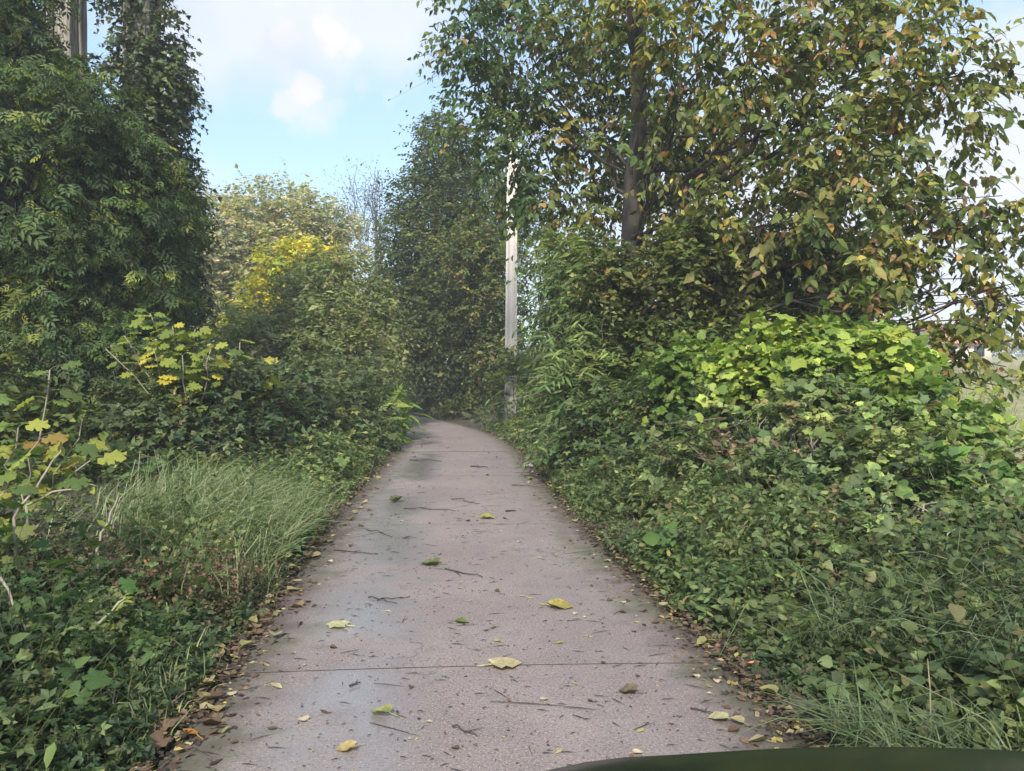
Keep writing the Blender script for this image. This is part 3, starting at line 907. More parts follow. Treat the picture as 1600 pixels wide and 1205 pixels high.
# ---- grasses
def grass(name, label, roots, h, pal, lean=.5, w=.006, mat=None, hv=.3, dirb=(0, 0)):
    m = len(roots)
    H = h * np.exp(rng.normal(size=m) * hv)
    a = rng.uniform(0, 6.28, m)
    ld = np.stack([np.cos(a) + dirb[0], np.sin(a) + dirb[1], np.zeros(m)], 1) * (lean * rng.uniform(.2, 1.3, m))[:, None]
    sd = norm(np.stack([-np.sin(a), np.cos(a), np.zeros(m)], 1) + rng.normal(size=(m, 3)) * .3)
    V = []
    for t, ww in ((0, 1), (.45, .85), (.8, .5)):
        c = roots + ld * (H * t * t)[:, None] + np.array((0, 0, 1.)) * (H * (t - .28 * t * t * lean))[:, None]
        V += [c - sd * w * ww, c + sd * w * ww]
    V.append(roots + ld * H[:, None] + np.array((0, 0, 1.)) * (H * (1 - .45 * lean))[:, None])
    v = np.stack(V, 1)
    f4 = np.array([(0, 1, 3, 2), (2, 3, 5, 4)]); f3 = np.array([(4, 5, 6)])
    off = (np.arange(m) * 7)[:, None, None]
    C = palette(m, pal) * np.exp(rng.normal(size=(m, 1)) * .15)
    mb = MB()
    mb.add(v.reshape(-1, 3), (f4[None] + off).reshape(-1, 4), np.repeat(C, 7, 0))
    mb.f.append((f3[None] + off).reshape(-1, 3))
    o = mb.build(name, mat or M_GRASS)
    return tag(o, label, None, None, 'stuff')


def scatter(n, side, y0, y1, l0, l1, power=1.0, noise=None, seed=0):
    """points on the verge: side -1 left / +1 right, l0..l1 metres out from the lane edge; denser near the camera"""
    u = rng.uniform(size=n)
    y = y0 * (y1 / y0) ** u
    lat = l0 + (l1 - l0) * rng.uniform(size=n) ** power
    x = road_c(y) + side * (ROAD_W / 2 + lat)
    P = np.stack([x, y, ground_z(x, y)], 1)
    if noise is not None: 
        k = snoise(P, 1.3, seed) > noise
        P, lat = P[k], lat[k]
    return P, lat


r = rng.normal(size=(6500, 2))
cx = np.stack([-2.55 + r[:, 0] * .40 + (-.28) * r[:, 1], 6.9 + r[:, 1] * .8], 1)
rt = np.stack([cx[:, 0], cx[:, 1], ground_z(cx[:, 0], cx[:, 1])], 1)
rt = rt[(road_c(rt[:, 1]) - rt[:, 0]) > ROAD_W / 2 + .12]
grass('grass', 'pale green long grass leaning on the left verge', rt, .38, [(.14, .19, .075, 4), (.18, .23, .10, 4), (.23, .26, .14, 2), (.30, .28, .18, 1)], .85, .0042, dirb=(.5, -.2))
P, lat = scatter(7500, 1, 2.5, 4.3, .12, 2.3, 1.0, -.4, 5)
P = P[lat > .1 + .5 * sstep(3.6, 4.3, P[:, 1])]
grass('grass', 'dark green tufted grass on the right verge near the car bonnet', P, .21, [(.085, .125, .055, 4), (.115, .155, .07, 3), (.16, .19, .10, 1), (.28, .26, .16, .4)], 1.15, .0036, hv=.45, dirb=(-.5, -.3))
P, _ = scatter(3500, 1, 5, 22, .03, .5, 1.0, 0, 6)
P2, _ = scatter(3500, -1, 2.6, 24, .03, .5, 1.0, 0, 7)
grass('grass', 'short grass fringing both edges of the concrete', np.concatenate([P, P2]), .14, G_GRASS, .7, .004)
fx = rng.uniform(8, 45, 16000); fy = rng.uniform(14, 75, 16000)
grass('grass', 'dry meadow grass in the field behind the right bushes', np.stack([fx, fy, field_z(fx, fy)], 1), .35, [(.26, .25, .10, 3), (.19, .20, .07, 3), (.33, .29, .16, 1.5)], .6, .012)


# ---- undergrowth of broad-leaved weeds on both verges
def herbs(name, label, P, h, tmpl, leaf, pal, per, singles=0, mat=None, spread=.5, seed=0, cat=None, kind='stuff', lean=(0, 0)):
    base = P.mean(0); base[2] = ground_z(base[0], base[1])
    th = thing(name, label, cat, base)
    tag(th, kind=kind)
    D = np.stack([rng.normal(size=len(P)) * spread + lean[0], rng.normal(size=len(P)) * spread + lean[1], np.ones(len(P))], 1)
    lv = Leaves(tmpl); tw = MB()
    sprays(lv, P, D, h * np.exp(rng.normal(size=len(P)) * .3), per, leaf, pal, .15, -.05, .6, tw, .003, out=.2, jit=.4)
    tw.build('stems', M_STEM_GREEN, th, kind='stuff')
    lv.build(th, 'foliage', mat or M_LEAF, singles, 'leaf')
    return th


def prof(lat, a, b, w):
    return a + (b - a) * sstep(0, w, lat)


P, lat = scatter(3000, -1, 2.4, 4.7, .05, 2.6, .8, -.7, 71)
herbs('undergrowth', 'dark small-leaved weeds crowding the near left verge', P, prof(lat, .07, .38, 1.0), T_BRAMBLE, .062, [(.05, .08, .034, 4), (.075, .11, .045, 4), (.11, .145, .055, 1.5), (.18, .20, .07, .4)], 8, 200, spread=.7)
P, lat = scatter(420, -1, 2.6, 4.8, .3, 2.4, .9, None, 70)
herbs('undergrowth', 'weeds with broad pointed leaves among the small-leaved ones on the near left', P, prof(lat, .12, .45, .9), T_OVATE, .06, [(.05, .09, .03, 4), (.08, .13, .04, 3), (.12, .17, .05, 1.5)], 6, 200, spread=.7)
P, lat = scatter(110, -1, 2.9, 4.9, .4, 2.2, .9, None, 72)
herbs('undergrowth', 'taller lobed-leaf weeds standing over the near left verge', P, prof(lat, .2, .58, .9), T_FIG, .072, [(.06, .11, .035, 4), (.09, .145, .045, 3), (.15, .19, .05, .8)], 6, 300, spread=.5)
P, lat = scatter(1500, -1, 5.4, 18, .06, 1.2, .9, -.5, 73)
herbs('undergrowth', 'low green weeds along the left lane edge', P, prof(lat, .12, .4, .7), T_WQ, .06, G_HERB, 9)
P, lat = scatter(1100, -1, 4.3, 6.0, .15, 2.0, .8, -.35, 74)
herbs('dead_weeds', 'rusty brown seeding weeds in the left verge before the pale grass', P, .34, T_WQ, .03, G_BROWN, 15, mat=M_DRY)
P, lat = scatter(2100, 1, 4.6, 9, .05, 1.3, .8, -.6, 75)
herbs('undergrowth', 'fresh green weeds along the right lane edge', P, prof(lat, .10, .42, .8), T_OVATE, .055, G_HERB, 9, 300)
P, lat = scatter(1500, 1, 8, 22, .05, 1.3, .8, -.6, 76)
herbs('undergrowth', 'green weeds along the far right lane edge', P, prof(lat, .12, .5, .8), T_WQ, .07, G_HERB, 9)
for sd_, q in ((-1, 'left'), (1, 'right')):
    P, lat = scatter(5200, sd_, 2.4, 16, .04, 3.4, 1.3)
    herbs('ground_cover', 'low creeping leaves covering the soil of the %s verge' % q, P, .07, T_WQ, .04, [(.08, .11, .045, 4), (.11, .14, .055, 3), (.13, .10, .055, .8), (.16, .17, .07, .6)], 6, spread=1.2)
P, lat = scatter(1500, 1, 2.5, 5.2, .2, 3.2, 1, -.5, 77)
herbs('undergrowth', 'dark broad weeds among the near right grass', P, prof(lat, .08, .4, 1.6), T_BROAD, .052, G_MID, 8, 200)

for a, b, bow, lab in ((W(-15, 860, 3.7), W(55, 1015, 3.6), (-.03, 0, .03), 'pale arching bare stem at the near left edge of the picture'),
                       (W(95, 1045, 3.5), W(195, 935, 3.7), (0, 0, .02), 'pale green stem leaning right in the near left weeds'),
                       (W(150, 860, 4.4), W(185, 770, 4.6), (0, 0, .0), 'thin dry stalk standing in front of the pale grass'),
                       (W(20, 810, 4.3), W(95, 690, 4.5), (.02, 0, 0), 'straight pale stem rising beside the near fig sapling'),
                       (W(40, 790, 4.4), W(150, 760, 4.5), (0, 0, .03), 'pale stem reaching right under the near fig sapling')):
    st = thing('weed_stalk', lab, 'stalk', (a[0], a[1], ground_z(a[0], a[1])), 'pale stalks among the near left weeds')
    m1 = MB(); tube(m1, curve(a, b, 9, wob=.006, bow=bow), np.linspace(.008, .0045, 9), 6)
    if a[2] < b[2]: tube(m1, curve(np.array((a[0], a[1] + .05, float(ground_z(a[0], a[1])))), a, 5), np.linspace(.009, .008, 5), 6)
    else: tube(m1, curve(np.array((b[0], b[1] + .05, float(ground_z(b[0], b[1])))), b, 5), np.linspace(.009, .0045, 5), 6)
    m1.build('stem', M_STEM, st, True)
    lv = Leaves(T_OVATE); n_ = 8
    P = a + (b - a) * rng.uniform(.2, 1, (n_, 1)); D = rng.normal(size=(n_, 3))
    lv.add(P, D, np.array((0, -.3, 1.)) + rng.normal(size=(n_, 3)) * .4, rng.uniform(.04, .08, n_), palette(n_, G_FIG)); lv.build(st, 'leaves', M_LEAF, 8)

# ---- right side bushes
RB = 'brambles and bushes along the right bank'
shrub('hedge_bush', 'yellow-green hedge bush growing around the foot of the white pole', 'bush', [blob(756, 604, 20.5, 18, 26), blob(852, 580, 19, 34, 40), blob(856, 636, 18.5, 30, 24), blob(870, 610, 17.5, 50, 50), blob(750, 628, 20.5, 30, 22), blob(800, 570, 20.5, 15, 18)],
      1500, T_QUAD, .12, [(.12, .17, .045, 4), (.16, .19, .05, 3), (.09, .13, .035, 3), (.22, .19, .07, .6)], 8, .28, seed=61, nstem=30)
shrub('verge_bush', 'low green bush creeping to the lane edge below the pole', 'bush', [blob(720, 652, 22, 40, 14), blob(790, 672, 18.0, 46, 16), blob(840, 690, 16, 45, 26)],
      700, T_QUAD, .10, G_HERB, 8, .35, seed=62)
shrub('willow_shrub', 'tall willow-like shrub with narrow leaves right beside the white pole', 'shrub',
      [blob(894, 425, 12.6, 46, 46), blob(921, 440, 12.4, 50, 52), blob(908, 510, 12.3, 50, 60), blob(936, 520, 12.1, 54, 60), blob(904, 595, 12.1, 46, 50), blob(936, 610, 11.6, 64, 60), blob(904, 670, 11.4, 60, 40), blob(874, 490, 12.7, 18, 50)],
      2100, T_LANCE, .14, [(.10, .155, .05, 4), (.14, .20, .06, 4), (.18, .245, .075, 1.5)], 10, .5, seed=63, singles=300, hang=.45, droop=.6, nstem=40, gap=-.8, stem=M_STEM)
shrub('hazel_shrub', 'olive brown-tinged shrub in front of the big tree trunk', 'shrub',
      [blob(950, 430, 11.4, 30, 36), blob(1050, 425, 11.4, 44, 40), blob(1090, 410, 11, 60, 56), blob(1160, 440, 11.8, 60, 56), blob(1240, 430, 11.6, 56, 60), blob(1090, 500, 11.6, 70, 50), blob(1190, 510, 11.2, 70, 50), blob(1280, 500, 11, 60, 50), blob(1330, 440, 11.3, 50, 60)],
      3600, T_WQ, .085, G_OLIVE, 9, .45, seed=64, singles=0, gap=-.7, nstem=40)
shrub('dark_shrub', 'dark green shrub crowding the foot of the big tree', 'shrub', [blob(1000, 560, 11.6, 60, 50), blob(1080, 560, 11, 70, 50), blob(1150, 580, 10.5, 60, 50), blob(970, 620, 11.4, 50, 50)],
      1200, T_WQ, .09, G_DARK, 9, .4, seed=65)
shrub('bramble_bush', 'mixed bramble with brown dead canes between willow shrub and vine mound', 'bramble', [blob(985, 680, 10.6, 75, 60), blob(1060, 640, 9.8, 70, 60), blob(930, 730, 11, 60, 40), blob(1050, 720, 9.2, 80, 60), blob(980, 770, 9.4, 60, 36)],
      1700, T_BRAMBLE, .11, [(.05, .09, .032, 4), (.075, .12, .04, 3), (.11, .11, .05, 1), (.14, .17, .06, 1)], 7, .4, seed=66, nstem=60, gap=-.85, group=RB)
shrub('bramble_bush', 'dark tangled bramble low on the right bank below the vine mound', 'bramble',
      [blob(1110, 770, 7.6, 90, 55), blob(1050, 800, 8.0, 60, 46), blob(1150, 830, 6.5, 90, 60), blob(1220, 800, 6.5, 80, 60), blob(1250, 880, 5.6, 110, 60), blob(1400, 900, 5.2, 120, 70), blob(1540, 930, 4.8, 120, 80), blob(1180, 900, 5.5, 70, 46), blob(1330, 960, 4.7, 90, 46), blob(1480, 990, 4.3, 100, 50), blob(1120, 860, 6.1, 60, 40)],
      4300, T_BRAMBLE, .08, [(.08, .12, .046, 4), (.115, .16, .06, 4), (.14, .10, .06, .6), (.19, .235, .08, 1.6)], 7, .3, seed=67, nstem=170, gap=-.2, gapscale=.8, group=RB, bump=.6, singles=100)
shrub('dry_bramble', 'brown dried bramble tangle showing through the flank of the vine mound', 'bramble',
      [blob(1260, 690, 7.0, 60, 34), blob(1170, 740, 6.9, 60, 40), blob(1300, 830, 5.9, 80, 40), blob(1100, 720, 7.9, 40, 40), blob(1420, 760, 6.2, 50, 30)],
      210, T_DIAM, .055, [(.15, .10, .06, 3), (.21, .15, .085, 2), (.11, .075, .05, 3), (.12, .13, .05, 1.5)], 8, .35, seed=70, nstem=130, mat=M_DRY, bump=.4, stem=M_STEM)
shrub('grape_vine', 'vine-smothered mound with bright lime green leaves on its crest', 'vine',
      [blob(1165, 590, 8.2, 40, 36), blob(1200, 560, 8.1, 34, 30), blob(1250, 590, 8, 66, 42), blob(1330, 560, 7.9, 54, 46), blob(1385, 580, 7.8, 40, 44), blob(1410, 630, 7.4, 44, 36), blob(1075, 600, 9.2, 36, 40), blob(1500, 680, 7.0, 46, 26)],
      1500, T_VINE, .075, [(.19, .27, .05, 4), (.25, .33, .07, 3), (.13, .20, .05, 2.5), (.32, .34, .07, .8)], 7, .34, seed=68, singles=300, up=.9, hang=.15, face=1.5, jit=.5, nstem=16, stem=M_STEM_GREEN, bump=.5)  # crest leaves get lighter, yellower tints than the flank
shrub('hop_vine', 'dull green vine leaves hanging down the flank of the mound', 'vine',
      [blob(1180, 660, 7.8, 80, 60), blob(1290, 650, 7.5, 100, 60), blob(1410, 690, 7.0, 70, 50), blob(1390, 760, 6.4, 120, 70), blob(1260, 760, 6.7, 110, 60), blob(1500, 730, 6.6, 90, 46), blob(1560, 820, 5.7, 110, 80), blob(1440, 840, 5.7, 110, 70), blob(1330, 830, 6.0, 90, 60), blob(1640, 800, 6, 100, 90), blob(1530, 900, 5.1, 100, 60)],
      4200, T_VINE, .056, [(.11, .16, .058, 4), (.15, .205, .07, 4), (.20, .265, .085, 2.4), (.27, .34, .10, 1.5), (.18, .14, .075, .45), (.06, .09, .036, 1.4)], 7, .32, seed=69, singles=300, up=.5, hang=.3, face=1.2, jit=.45, nstem=160, gap=-.22, gapscale=.75, bump=.6, stem=M_STEM)

for px, py, d, rx, ry, T, lf, pal, lab in (
        (1120, 690, 8.2, 34, 60, T_LANCE, .12, G_MID, 'upright narrow-leaved weed clump left of the vine mound'),
        (1045, 745, 8.6, 40, 44, T_OVATE, .07, G_HERB, 'rounded light green weed clump by the right lane edge'),
        (1215, 800, 6.5, 34, 44, T_OVATE, .06, G_OLIVE, 'olive weed clump standing out of the bramble slope'),
        (1500, 780, 6.0, 60, 54, T_VINE, .07, G_BRIGHT, 'bright leafy clump low on the right end of the vine mound'),
        (1345, 740, 6.5, 50, 50, T_VINE, .06, G_MID, 'bulging vine clump in the middle of the mound flank'),
        (1110, 905, 5.7, 56, 34, T_BROAD, .06, [(.12, .19, .05, 3), (.16, .24, .065, 2)], 'fresh green herb clump at the right lane edge before the grass')):
    shrub('weed_clump', lab, 'weeds', [blob(px, py, d, rx, ry)], 150, T, lf, pal, 8, .22, seed=int(px), up=.7, bump=.5, nstem=12, stem=M_STEM_GREEN, group='weed clumps on the right bank', singles=60)

# ---- the big tree on the right
BT = [blob(1045, 175, 10.9, 44, 34), blob(962, 235, 11, 36, 28), blob(1030, 268, 11.1, 34, 24), blob(985, 60, 10.9, 40, 50), blob(740, 60, 14.6, 60, 90), blob(760, 170, 14.2, 70, 70), blob(830, 90, 13.8, 90, 100), blob(800, 250, 14, 70, 76), blob(885, 200, 13.4, 80, 80), blob(880, 320, 13.6, 70, 60), blob(915, 60, 13.4, 66, 90),
      blob(1010, 110, 13.2, 80, 90), blob(1090, 60, 10.2, 80, 66), blob(1100, 200, 13.4, 80, 70), blob(1190, 120, 10, 90, 90), blob(1260, 40, 10.2, 100, 80), blob(1200, 330, 10.2, 90, 70), blob(1120, 340, 12.9, 60, 60),
      blob(1340, 130, 10, 90, 100), blob(1420, 60, 10, 80, 80), blob(1310, 280, 9.8, 90, 80), blob(1430, 200, 9.6, 80, 90), blob(1500, 120, 9.8, 50, 80), blob(1420, 340, 9.3, 90, 70), blob(1520, 320, 9.2, 60, 60),
      blob(1340, 420, 9.4, 80, 60), blob(1460, 450, 8.9, 80, 60), blob(1560, 400, 8.9, 50, 60), blob(1400, 530, 8.9, 60, 50), blob(1500, 560, 8.6, 55, 44), blob(1590, 480, 8.6, 40, 46), blob(1460, 590, 8.7, 30, 36), blob(1560, 590, 8.5, 36, 30),
      blob(820, -60, 14.6, 110, 90), blob(1000, -70, 11.4, 130, 90), blob(1200, -80, 11.2, 140, 90), blob(1400, -60, 11, 130, 90), blob(940, 330, 13.2, 60, 60), blob(1060, 290, 14, 80, 70), blob(1280, 360, 12.5, 120, 90), blob(1000, 220, 14.2, 110, 80), blob(1250, 200, 13, 140, 100)]
big = tree('broadleaf_tree', 'large tree turning yellow and rust that fills the upper right over the bank', 'tree', gp(992, 12), W(1002, 20, 12), .25, BT,
           6900, T_OVATE, .124, G_AUTUMN, 9, .5, bark=M_BARK_DARK, seed=81, singles=300, gap=-.24, gapscale=.75, hang=.8, droop=.5, subs=8, limb_from=.4, stick=.6, trunk_bow=(-.08, 0, 0),
           limb_r=.22, limb_every=2, pal2=[(.05, .085, .026, 4), (.075, .12, .034, 4), (.11, .15, .04, 1.6), (.22, .17, .05, .35)], split=lambda O: O[:, 0] + .9 * snoise(O, 1.5, 3) < .9)
for a, b, rr in ((W(1010, 330, 12), W(1215, 195, 11.2), .085), (W(1030, 300, 12), W(1240, 225, 11), .06), (W(1000, 200, 12), W(985, -20, 11.8), .09)):
    m1 = MB(); tube(m1, curve(a, b, 9, sag=-.12, wob=.04), np.linspace(rr, rr * .5, 9), 7, .05); m1.build('limb', M_BARK_DARK, big, True)

# ------------------------------------------------------------------ white concrete pole
px_, pd = 797.5, 21.0
pb = gp(px_, pd)
pole = thing('utility_pole', 'pale concrete utility pole half hidden by leaves right of the bend', 'pole', pb)
mb = MB()
tw_, bw_ = .135, .175
H = 8.6
prof_ = [(-1, -1), (-.55, -1), (-.55, -.82), (.55, -.82), (.55, -1), (1, -1), (1, 1), (-1, 1)]
vv = []
for z, w_ in ((-.3, bw_), (H, tw_)):
    vv += [(pb[0] + a * w_ + (0 if z < 0 else .06), pb[1] + b * w_, pb[2] + z) for a, b in prof_]
n_ = len(prof_)
mb.add(vv, np.array([(i, (i + 1) % n_, n_ + (i + 1) % n_, n_ + i) for i in range(n_)]))
mb.f.append(np.array([list(range(n_, 2 * n_))]))
mb.build('shaft', M_POLE, pole)
mb = MB(); zc = pb[2] + H - .5
for q in (-.7, 0, .7):
    tube(mb, [(pb[0] + q, pb[1] - .05, zc + .08), (pb[0] + q, pb[1] - .05, zc + .13), (pb[0] + q, pb[1] - .05, zc + .2)], [.03, .045, .025], 8)
mb.build('insulators', M_LAMP, pole)
mb = MB(); tube(mb, [(pb[0] - .85, pb[1] - .12, zc), (pb[0] + .85, pb[1] - .12, zc)], [.05, .05], 4); mb.build('crossarm', M_BARK, pole)

# ------------------------------------------------------------------ farmhouse across the field
hb = np.array((43.6, 74.0, 0)); hb[2] = float(field_z(43.6, 74)) - .1
house = thing('farmhouse', 'small house with orange tiled roof beyond the field at right', 'house', hb)
def box(mb, x0, x1, y0, y1, z0, z1):
    v = [(x0, y0, z0), (x1, y0, z0), (x1, y1, z0), (x0, y1, z0), (x0, y0, z1), (x1, y0, z1), (x1, y1, z1), (x0, y1, z1)]
    mb.add(v, np.array([(0, 3, 2, 1), (4, 5, 6, 7), (0, 1, 5, 4), (1, 2, 6, 5), (2, 3, 7, 6), (3, 0, 4, 7)]))
x, y, z = hb
mb = MB(); box(mb, x - 2.6, x + 2.6, y, y + 6, z, z + 2.5)
mb.add([(x - 2.6, y, z + 2.5), (x - 2.6, y + 6, z + 2.5), (x - 2.6, y + 3, z + 4.2), (x + 2.6, y, z + 2.5), (x + 2.6, y + 6, z + 2.5), (x + 2.6, y + 3, z + 4.2)], np.array([(0, 2, 1), (3, 4, 5)]))
mb.build('wall', M_WALL, house)
mb = MB()
for s in (0, 1):
    ya, yb = (y - .5, y + 3) if s == 0 else (y + 6.5, y + 3)
    mb.add([(x - 3, ya, z + 2.3), (x + 3, ya, z + 2.3), (x + 3, yb, z + 4.35), (x - 3, yb, z + 4.35), (x - 3, ya, z + 2.18), (x + 3, ya, z + 2.18), (x + 3, yb, z + 4.22), (x - 3, yb, z + 4.22)],
           np.array([(0, 1, 2, 3), (4, 7, 6, 5), (0, 4, 5, 1), (1, 5, 6, 2), (2, 6, 7, 3), (3, 7, 4, 0)]))
mb.build('roof', M_ROOF, house)
for q in (-1.4, 1.4):
    mb = MB(); box(mb, x + q - .5, x + q + .5, y - .03, y + .02, z + 1, z + 2); mb.build('window', M_GLASS, house)
mb = MB(); box(mb, x + 1, x + 1.6, y + 2.6, y + 3.2, z + 3.6, z + 5); mb.build('chimney', M_ROOF, house)

# far woodland behind the field and behind the left trees
bl = []
for k in range(16):
    px = 1180 + k * 45; d = rng.uniform(120, 150)
    c = W(px, 0, d); gz = ground_z(c[0], d)
    bl.append((np.array((c[0], d, gz + 1.5)), np.array((6, 4, rng.uniform(2.0, 3.6))), 1.0))
O, D, B = lobes(bl, 2200, .8, .3, None, 3, 91)
lv = Leaves(T_QUAD); sprays(lv, O, D, 1.0, 6, .55, [(.11, .13, .075, 3), (.15, .15, .09, 2)], twigs=None)
wd = thing('woodland', 'pale distant hedge line along the top of the field', None, (0, 0, 0)); tag(wd, kind='stuff')
lv.build(wd, 'foliage', M_LEAF)
bl = []
for k in range(13):
    px = 60 + k * 62; d = rng.uniform(56, 70)
    c = W(px, 0, d); gz = ground_z(c[0], d)
    bl.append((np.array((c[0], d, gz + 2.5)), np.array((4.5, 3, rng.uniform(3.5, 5.0))), 1.0))
O, D, B = lobes(bl, 3000, .8, .3, None, 3, 92)
lv = Leaves(T_QUAD); sprays(lv, O, D, .9, 7, .3, G_DARK, twigs=None)
wd = thing('woodland', 'dark wood closing the view behind the lane bend', None, (0, 0, 0)); tag(wd, kind='stuff')
lv.build(wd, 'foliage', M_LEAF)

# ------------------------------------------------------------------ litter on the lane
def surf(px, py):
    d = CAM_H * F / (py - 590)
    x = (px - 800) * d / F
    lat = abs(x - float(road_c(d)))
    z = .012 * (1 - (lat / 1.25) ** 2) if lat < 1.22 else max(float(ground_z(x, d)), -.005)
    return np.array((x, d, z + .004))


def curled(tmpl, size, col, curl, mat, yaw, tilt=0.0, stalk=True):
    tv, tf = tmpl
    v = tv.copy()
    v[:, 2] += curl * (v[:, 1] ** 2 * 1.4 + (v[:, 0] - .45) ** 2 * .7)
    v[:, 2] = v[:, 2] * .8 + rng.normal(size=len(v)) * .035
    c, s = math.cos(yaw), math.sin(yaw)
    v = np.stack([v[:, 0] * c - v[:, 1] * s, v[:, 0] * s + v[:, 1] * c, v[:, 2]], 1) * size
    v[:, 2] -= v[:, 2].min() - .001
    mb = MB()
    cc = np.repeat(np.array([col]), len(v), 0) * np.exp(rng.normal(size=(len(v), 1)) * .12)
    mb.add(v, tf, cc)
    if stalk:
        b = len(mb.v[0])
        e = np.array((-c * .45, -s * .45, 0)) * size
        w = np.array((-s, c, 0)) * .018 * size
        z0 = np.array((0, 0, v[0, 2] * .5 + .003))
        mb.add([w + z0, -w + z0, e - w * .7 + (0, 0, .002), e + w * .7 + (0, 0, .002), z0 + (0, 0, .05 * size), e + (0, 0, .002 + .04 * size)], np.array([(0, 1, 2, 3), (0, 3, 5, 4), (1, 4, 5, 2)]), np.repeat(np.array([col]) * 1.1, 6, 0))
    return mb


GL = 'large leaves fallen on the lane'
YEL, PALE, GRN, ORG, BRN, DGR = (.36, .31, .08), (.42, .37, .19), (.13, .18, .05), (.42, .19, .04), (.17, .10, .06), (.05, .075, .03)
for px, py, size, col, T, curl, lab in [
    (768, 1047, .16, PALE, T_VINE, .5, 'large pale yellow lobed leaf lying on the nearest slab joint'),
    (858, 951, .16, YEL, T_VINE, .7, 'curled yellow lobed leaf in the middle of the second slab'),
    (712, 977, .085, GRN, T_BROAD, .4, 'flat square-looking green leaf left of the lane centre'),
    (540, 983, .13, (.42, .42, .20), T_VINE, .3, 'pale green-yellow leaf on the damp wheel track'),
    (752, 812, .15, (.36, .36, .05), T_VINE, .7, 'bright yellow leaf near the second slab joint'),
    (685, 886, .15, (.13, .17, .05), T_VINE, 1.0, 'green leaf curled up beside a long twig'),
    (625, 786, .16, (.10, .12, .045), T_VINE, 1.5, 'dull green leaf standing up crumpled farther up the lane'),
    (642, 844, .10, DGR, T_OVATE, .8, 'dark wet leaf just past the second slab joint'),
    (995, 1089, .085, (.15, .12, .07), T_VINE, 1.3, 'crumpled brown leaf on the right side of the nearest slab'),
    (608, 1126, .10, (.25, .26, .09), T_BROAD, .8, 'olive leaf on the left of the nearest slab'),
    (555, 1175, .08, (.40, .31, .12), T_VINE, .7, 'tan yellow leaf nearest the bottom of the lane'),
    (305, 1157, .10, ORG, T_OVATE, .9, 'bright orange leaf at the bottom left lane edge'),
    (1140, 1131, .085, (.38, .36, .18), T_BROAD, .3, 'pale leaf on the lane close to the car bonnet'),
    (1182, 1018, .13, (.24, .28, .10), T_BROAD, .5, 'broad green-yellow leaf at the right lane edge'),
    (1190, 1044, .07, (.50, .27, .10), T_OVATE, .9, 'small orange leaf at the right lane edge'),
    (1386, 1118, .10, (.42, .40, .12), T_BROAD, .6, 'yellow leaf caught in the right verge grass'),
    (392, 962, .085, (.45, .27, .08), T_OVATE, .7, 'orange-tan leaf at the left lane edge'),
    (460, 888, .12, (.45, .38, .16), T_VINE, .4, 'tan leaf at the left edge beside the pale grass'),
    (420, 1078, .07, PALE, T_OVATE, .3, 'pale oval leaf left on the nearest slab'),
    (448, 926, .10, (.34, .28, .12), T_BROAD, .4, 'dull yellow leaf lower at the left lane edge'),
    (880, 1010, .05, YEL, T_OVATE, .4, 'small yellow leaf right of centre before the nearest joint'),
    (782, 1009, .045, YEL, T_OVATE, .4, 'small yellow leaf just beyond the large pale leaf'),
    (1108, 1029, .10, DGR, T_OVATE, .5, 'dark green leaf lying flat at the right lane edge'),
    (1050, 898, .11, (.33, .24, .13), T_BROAD, .5, 'brown-yellow leaf in the litter at the right edge'),
    (310, 1115, .08, (.36, .33, .16), T_BROAD, .6, 'pale leaf in the dark litter at the left lane edge'),
]:
    p = surf(px, py)
    yaw = rng.uniform(-.7, .7) + (math.pi if rng.uniform() < .5 else 0)
    col = tuple(np.array(col) * (.82, .78, .85))
    mb = curled(T, size, col, curl, M_DRY, yaw)
    me = mb.mesh('fallen_leaf', M_DRY)
    o = bpy.data.objects.new('fallen_leaf', me); o.location = p.tolist(); COL.objects.link(o)
    tag(o, lab, 'leaf', GL)

# small leaves: countable, alike
small = []
for k in range(10):
    col = palette(1, G_LITTER)[0]
    small.append(curled([T_OVATE, T_BROAD, T_DIAM][k % 3], 1.0, col, rng.uniform(.3, 1.2), M_DRY, 0, stalk=k % 2 == 0).mesh('small_leaf', M_DRY))
for k in range(240):
    y = 2.9 * (20 / 2.9) ** rng.uniform(); l = rng.uniform(-1.2, 1.2)
    if rng.uniform() < .35: l = math.copysign(rng.uniform(.95, 1.22), l)
    o = bpy.data.objects.new('small_leaf', small[k % 10])
    o.location = (float(road_c(y)) + l, y, .012 * (1 - (l / 1.25) ** 2) + .001)
    s = rng.uniform(.025, .055); o.scale = (s, s, s); o.rotation_euler = (0, 0, rng.uniform(0, 6.28))
    COL.objects.link(o)
    tag(o, 'small dry leaf scrap lying on the concrete among others like it', 'leaf', 'small leaf scraps strewn on the lane')

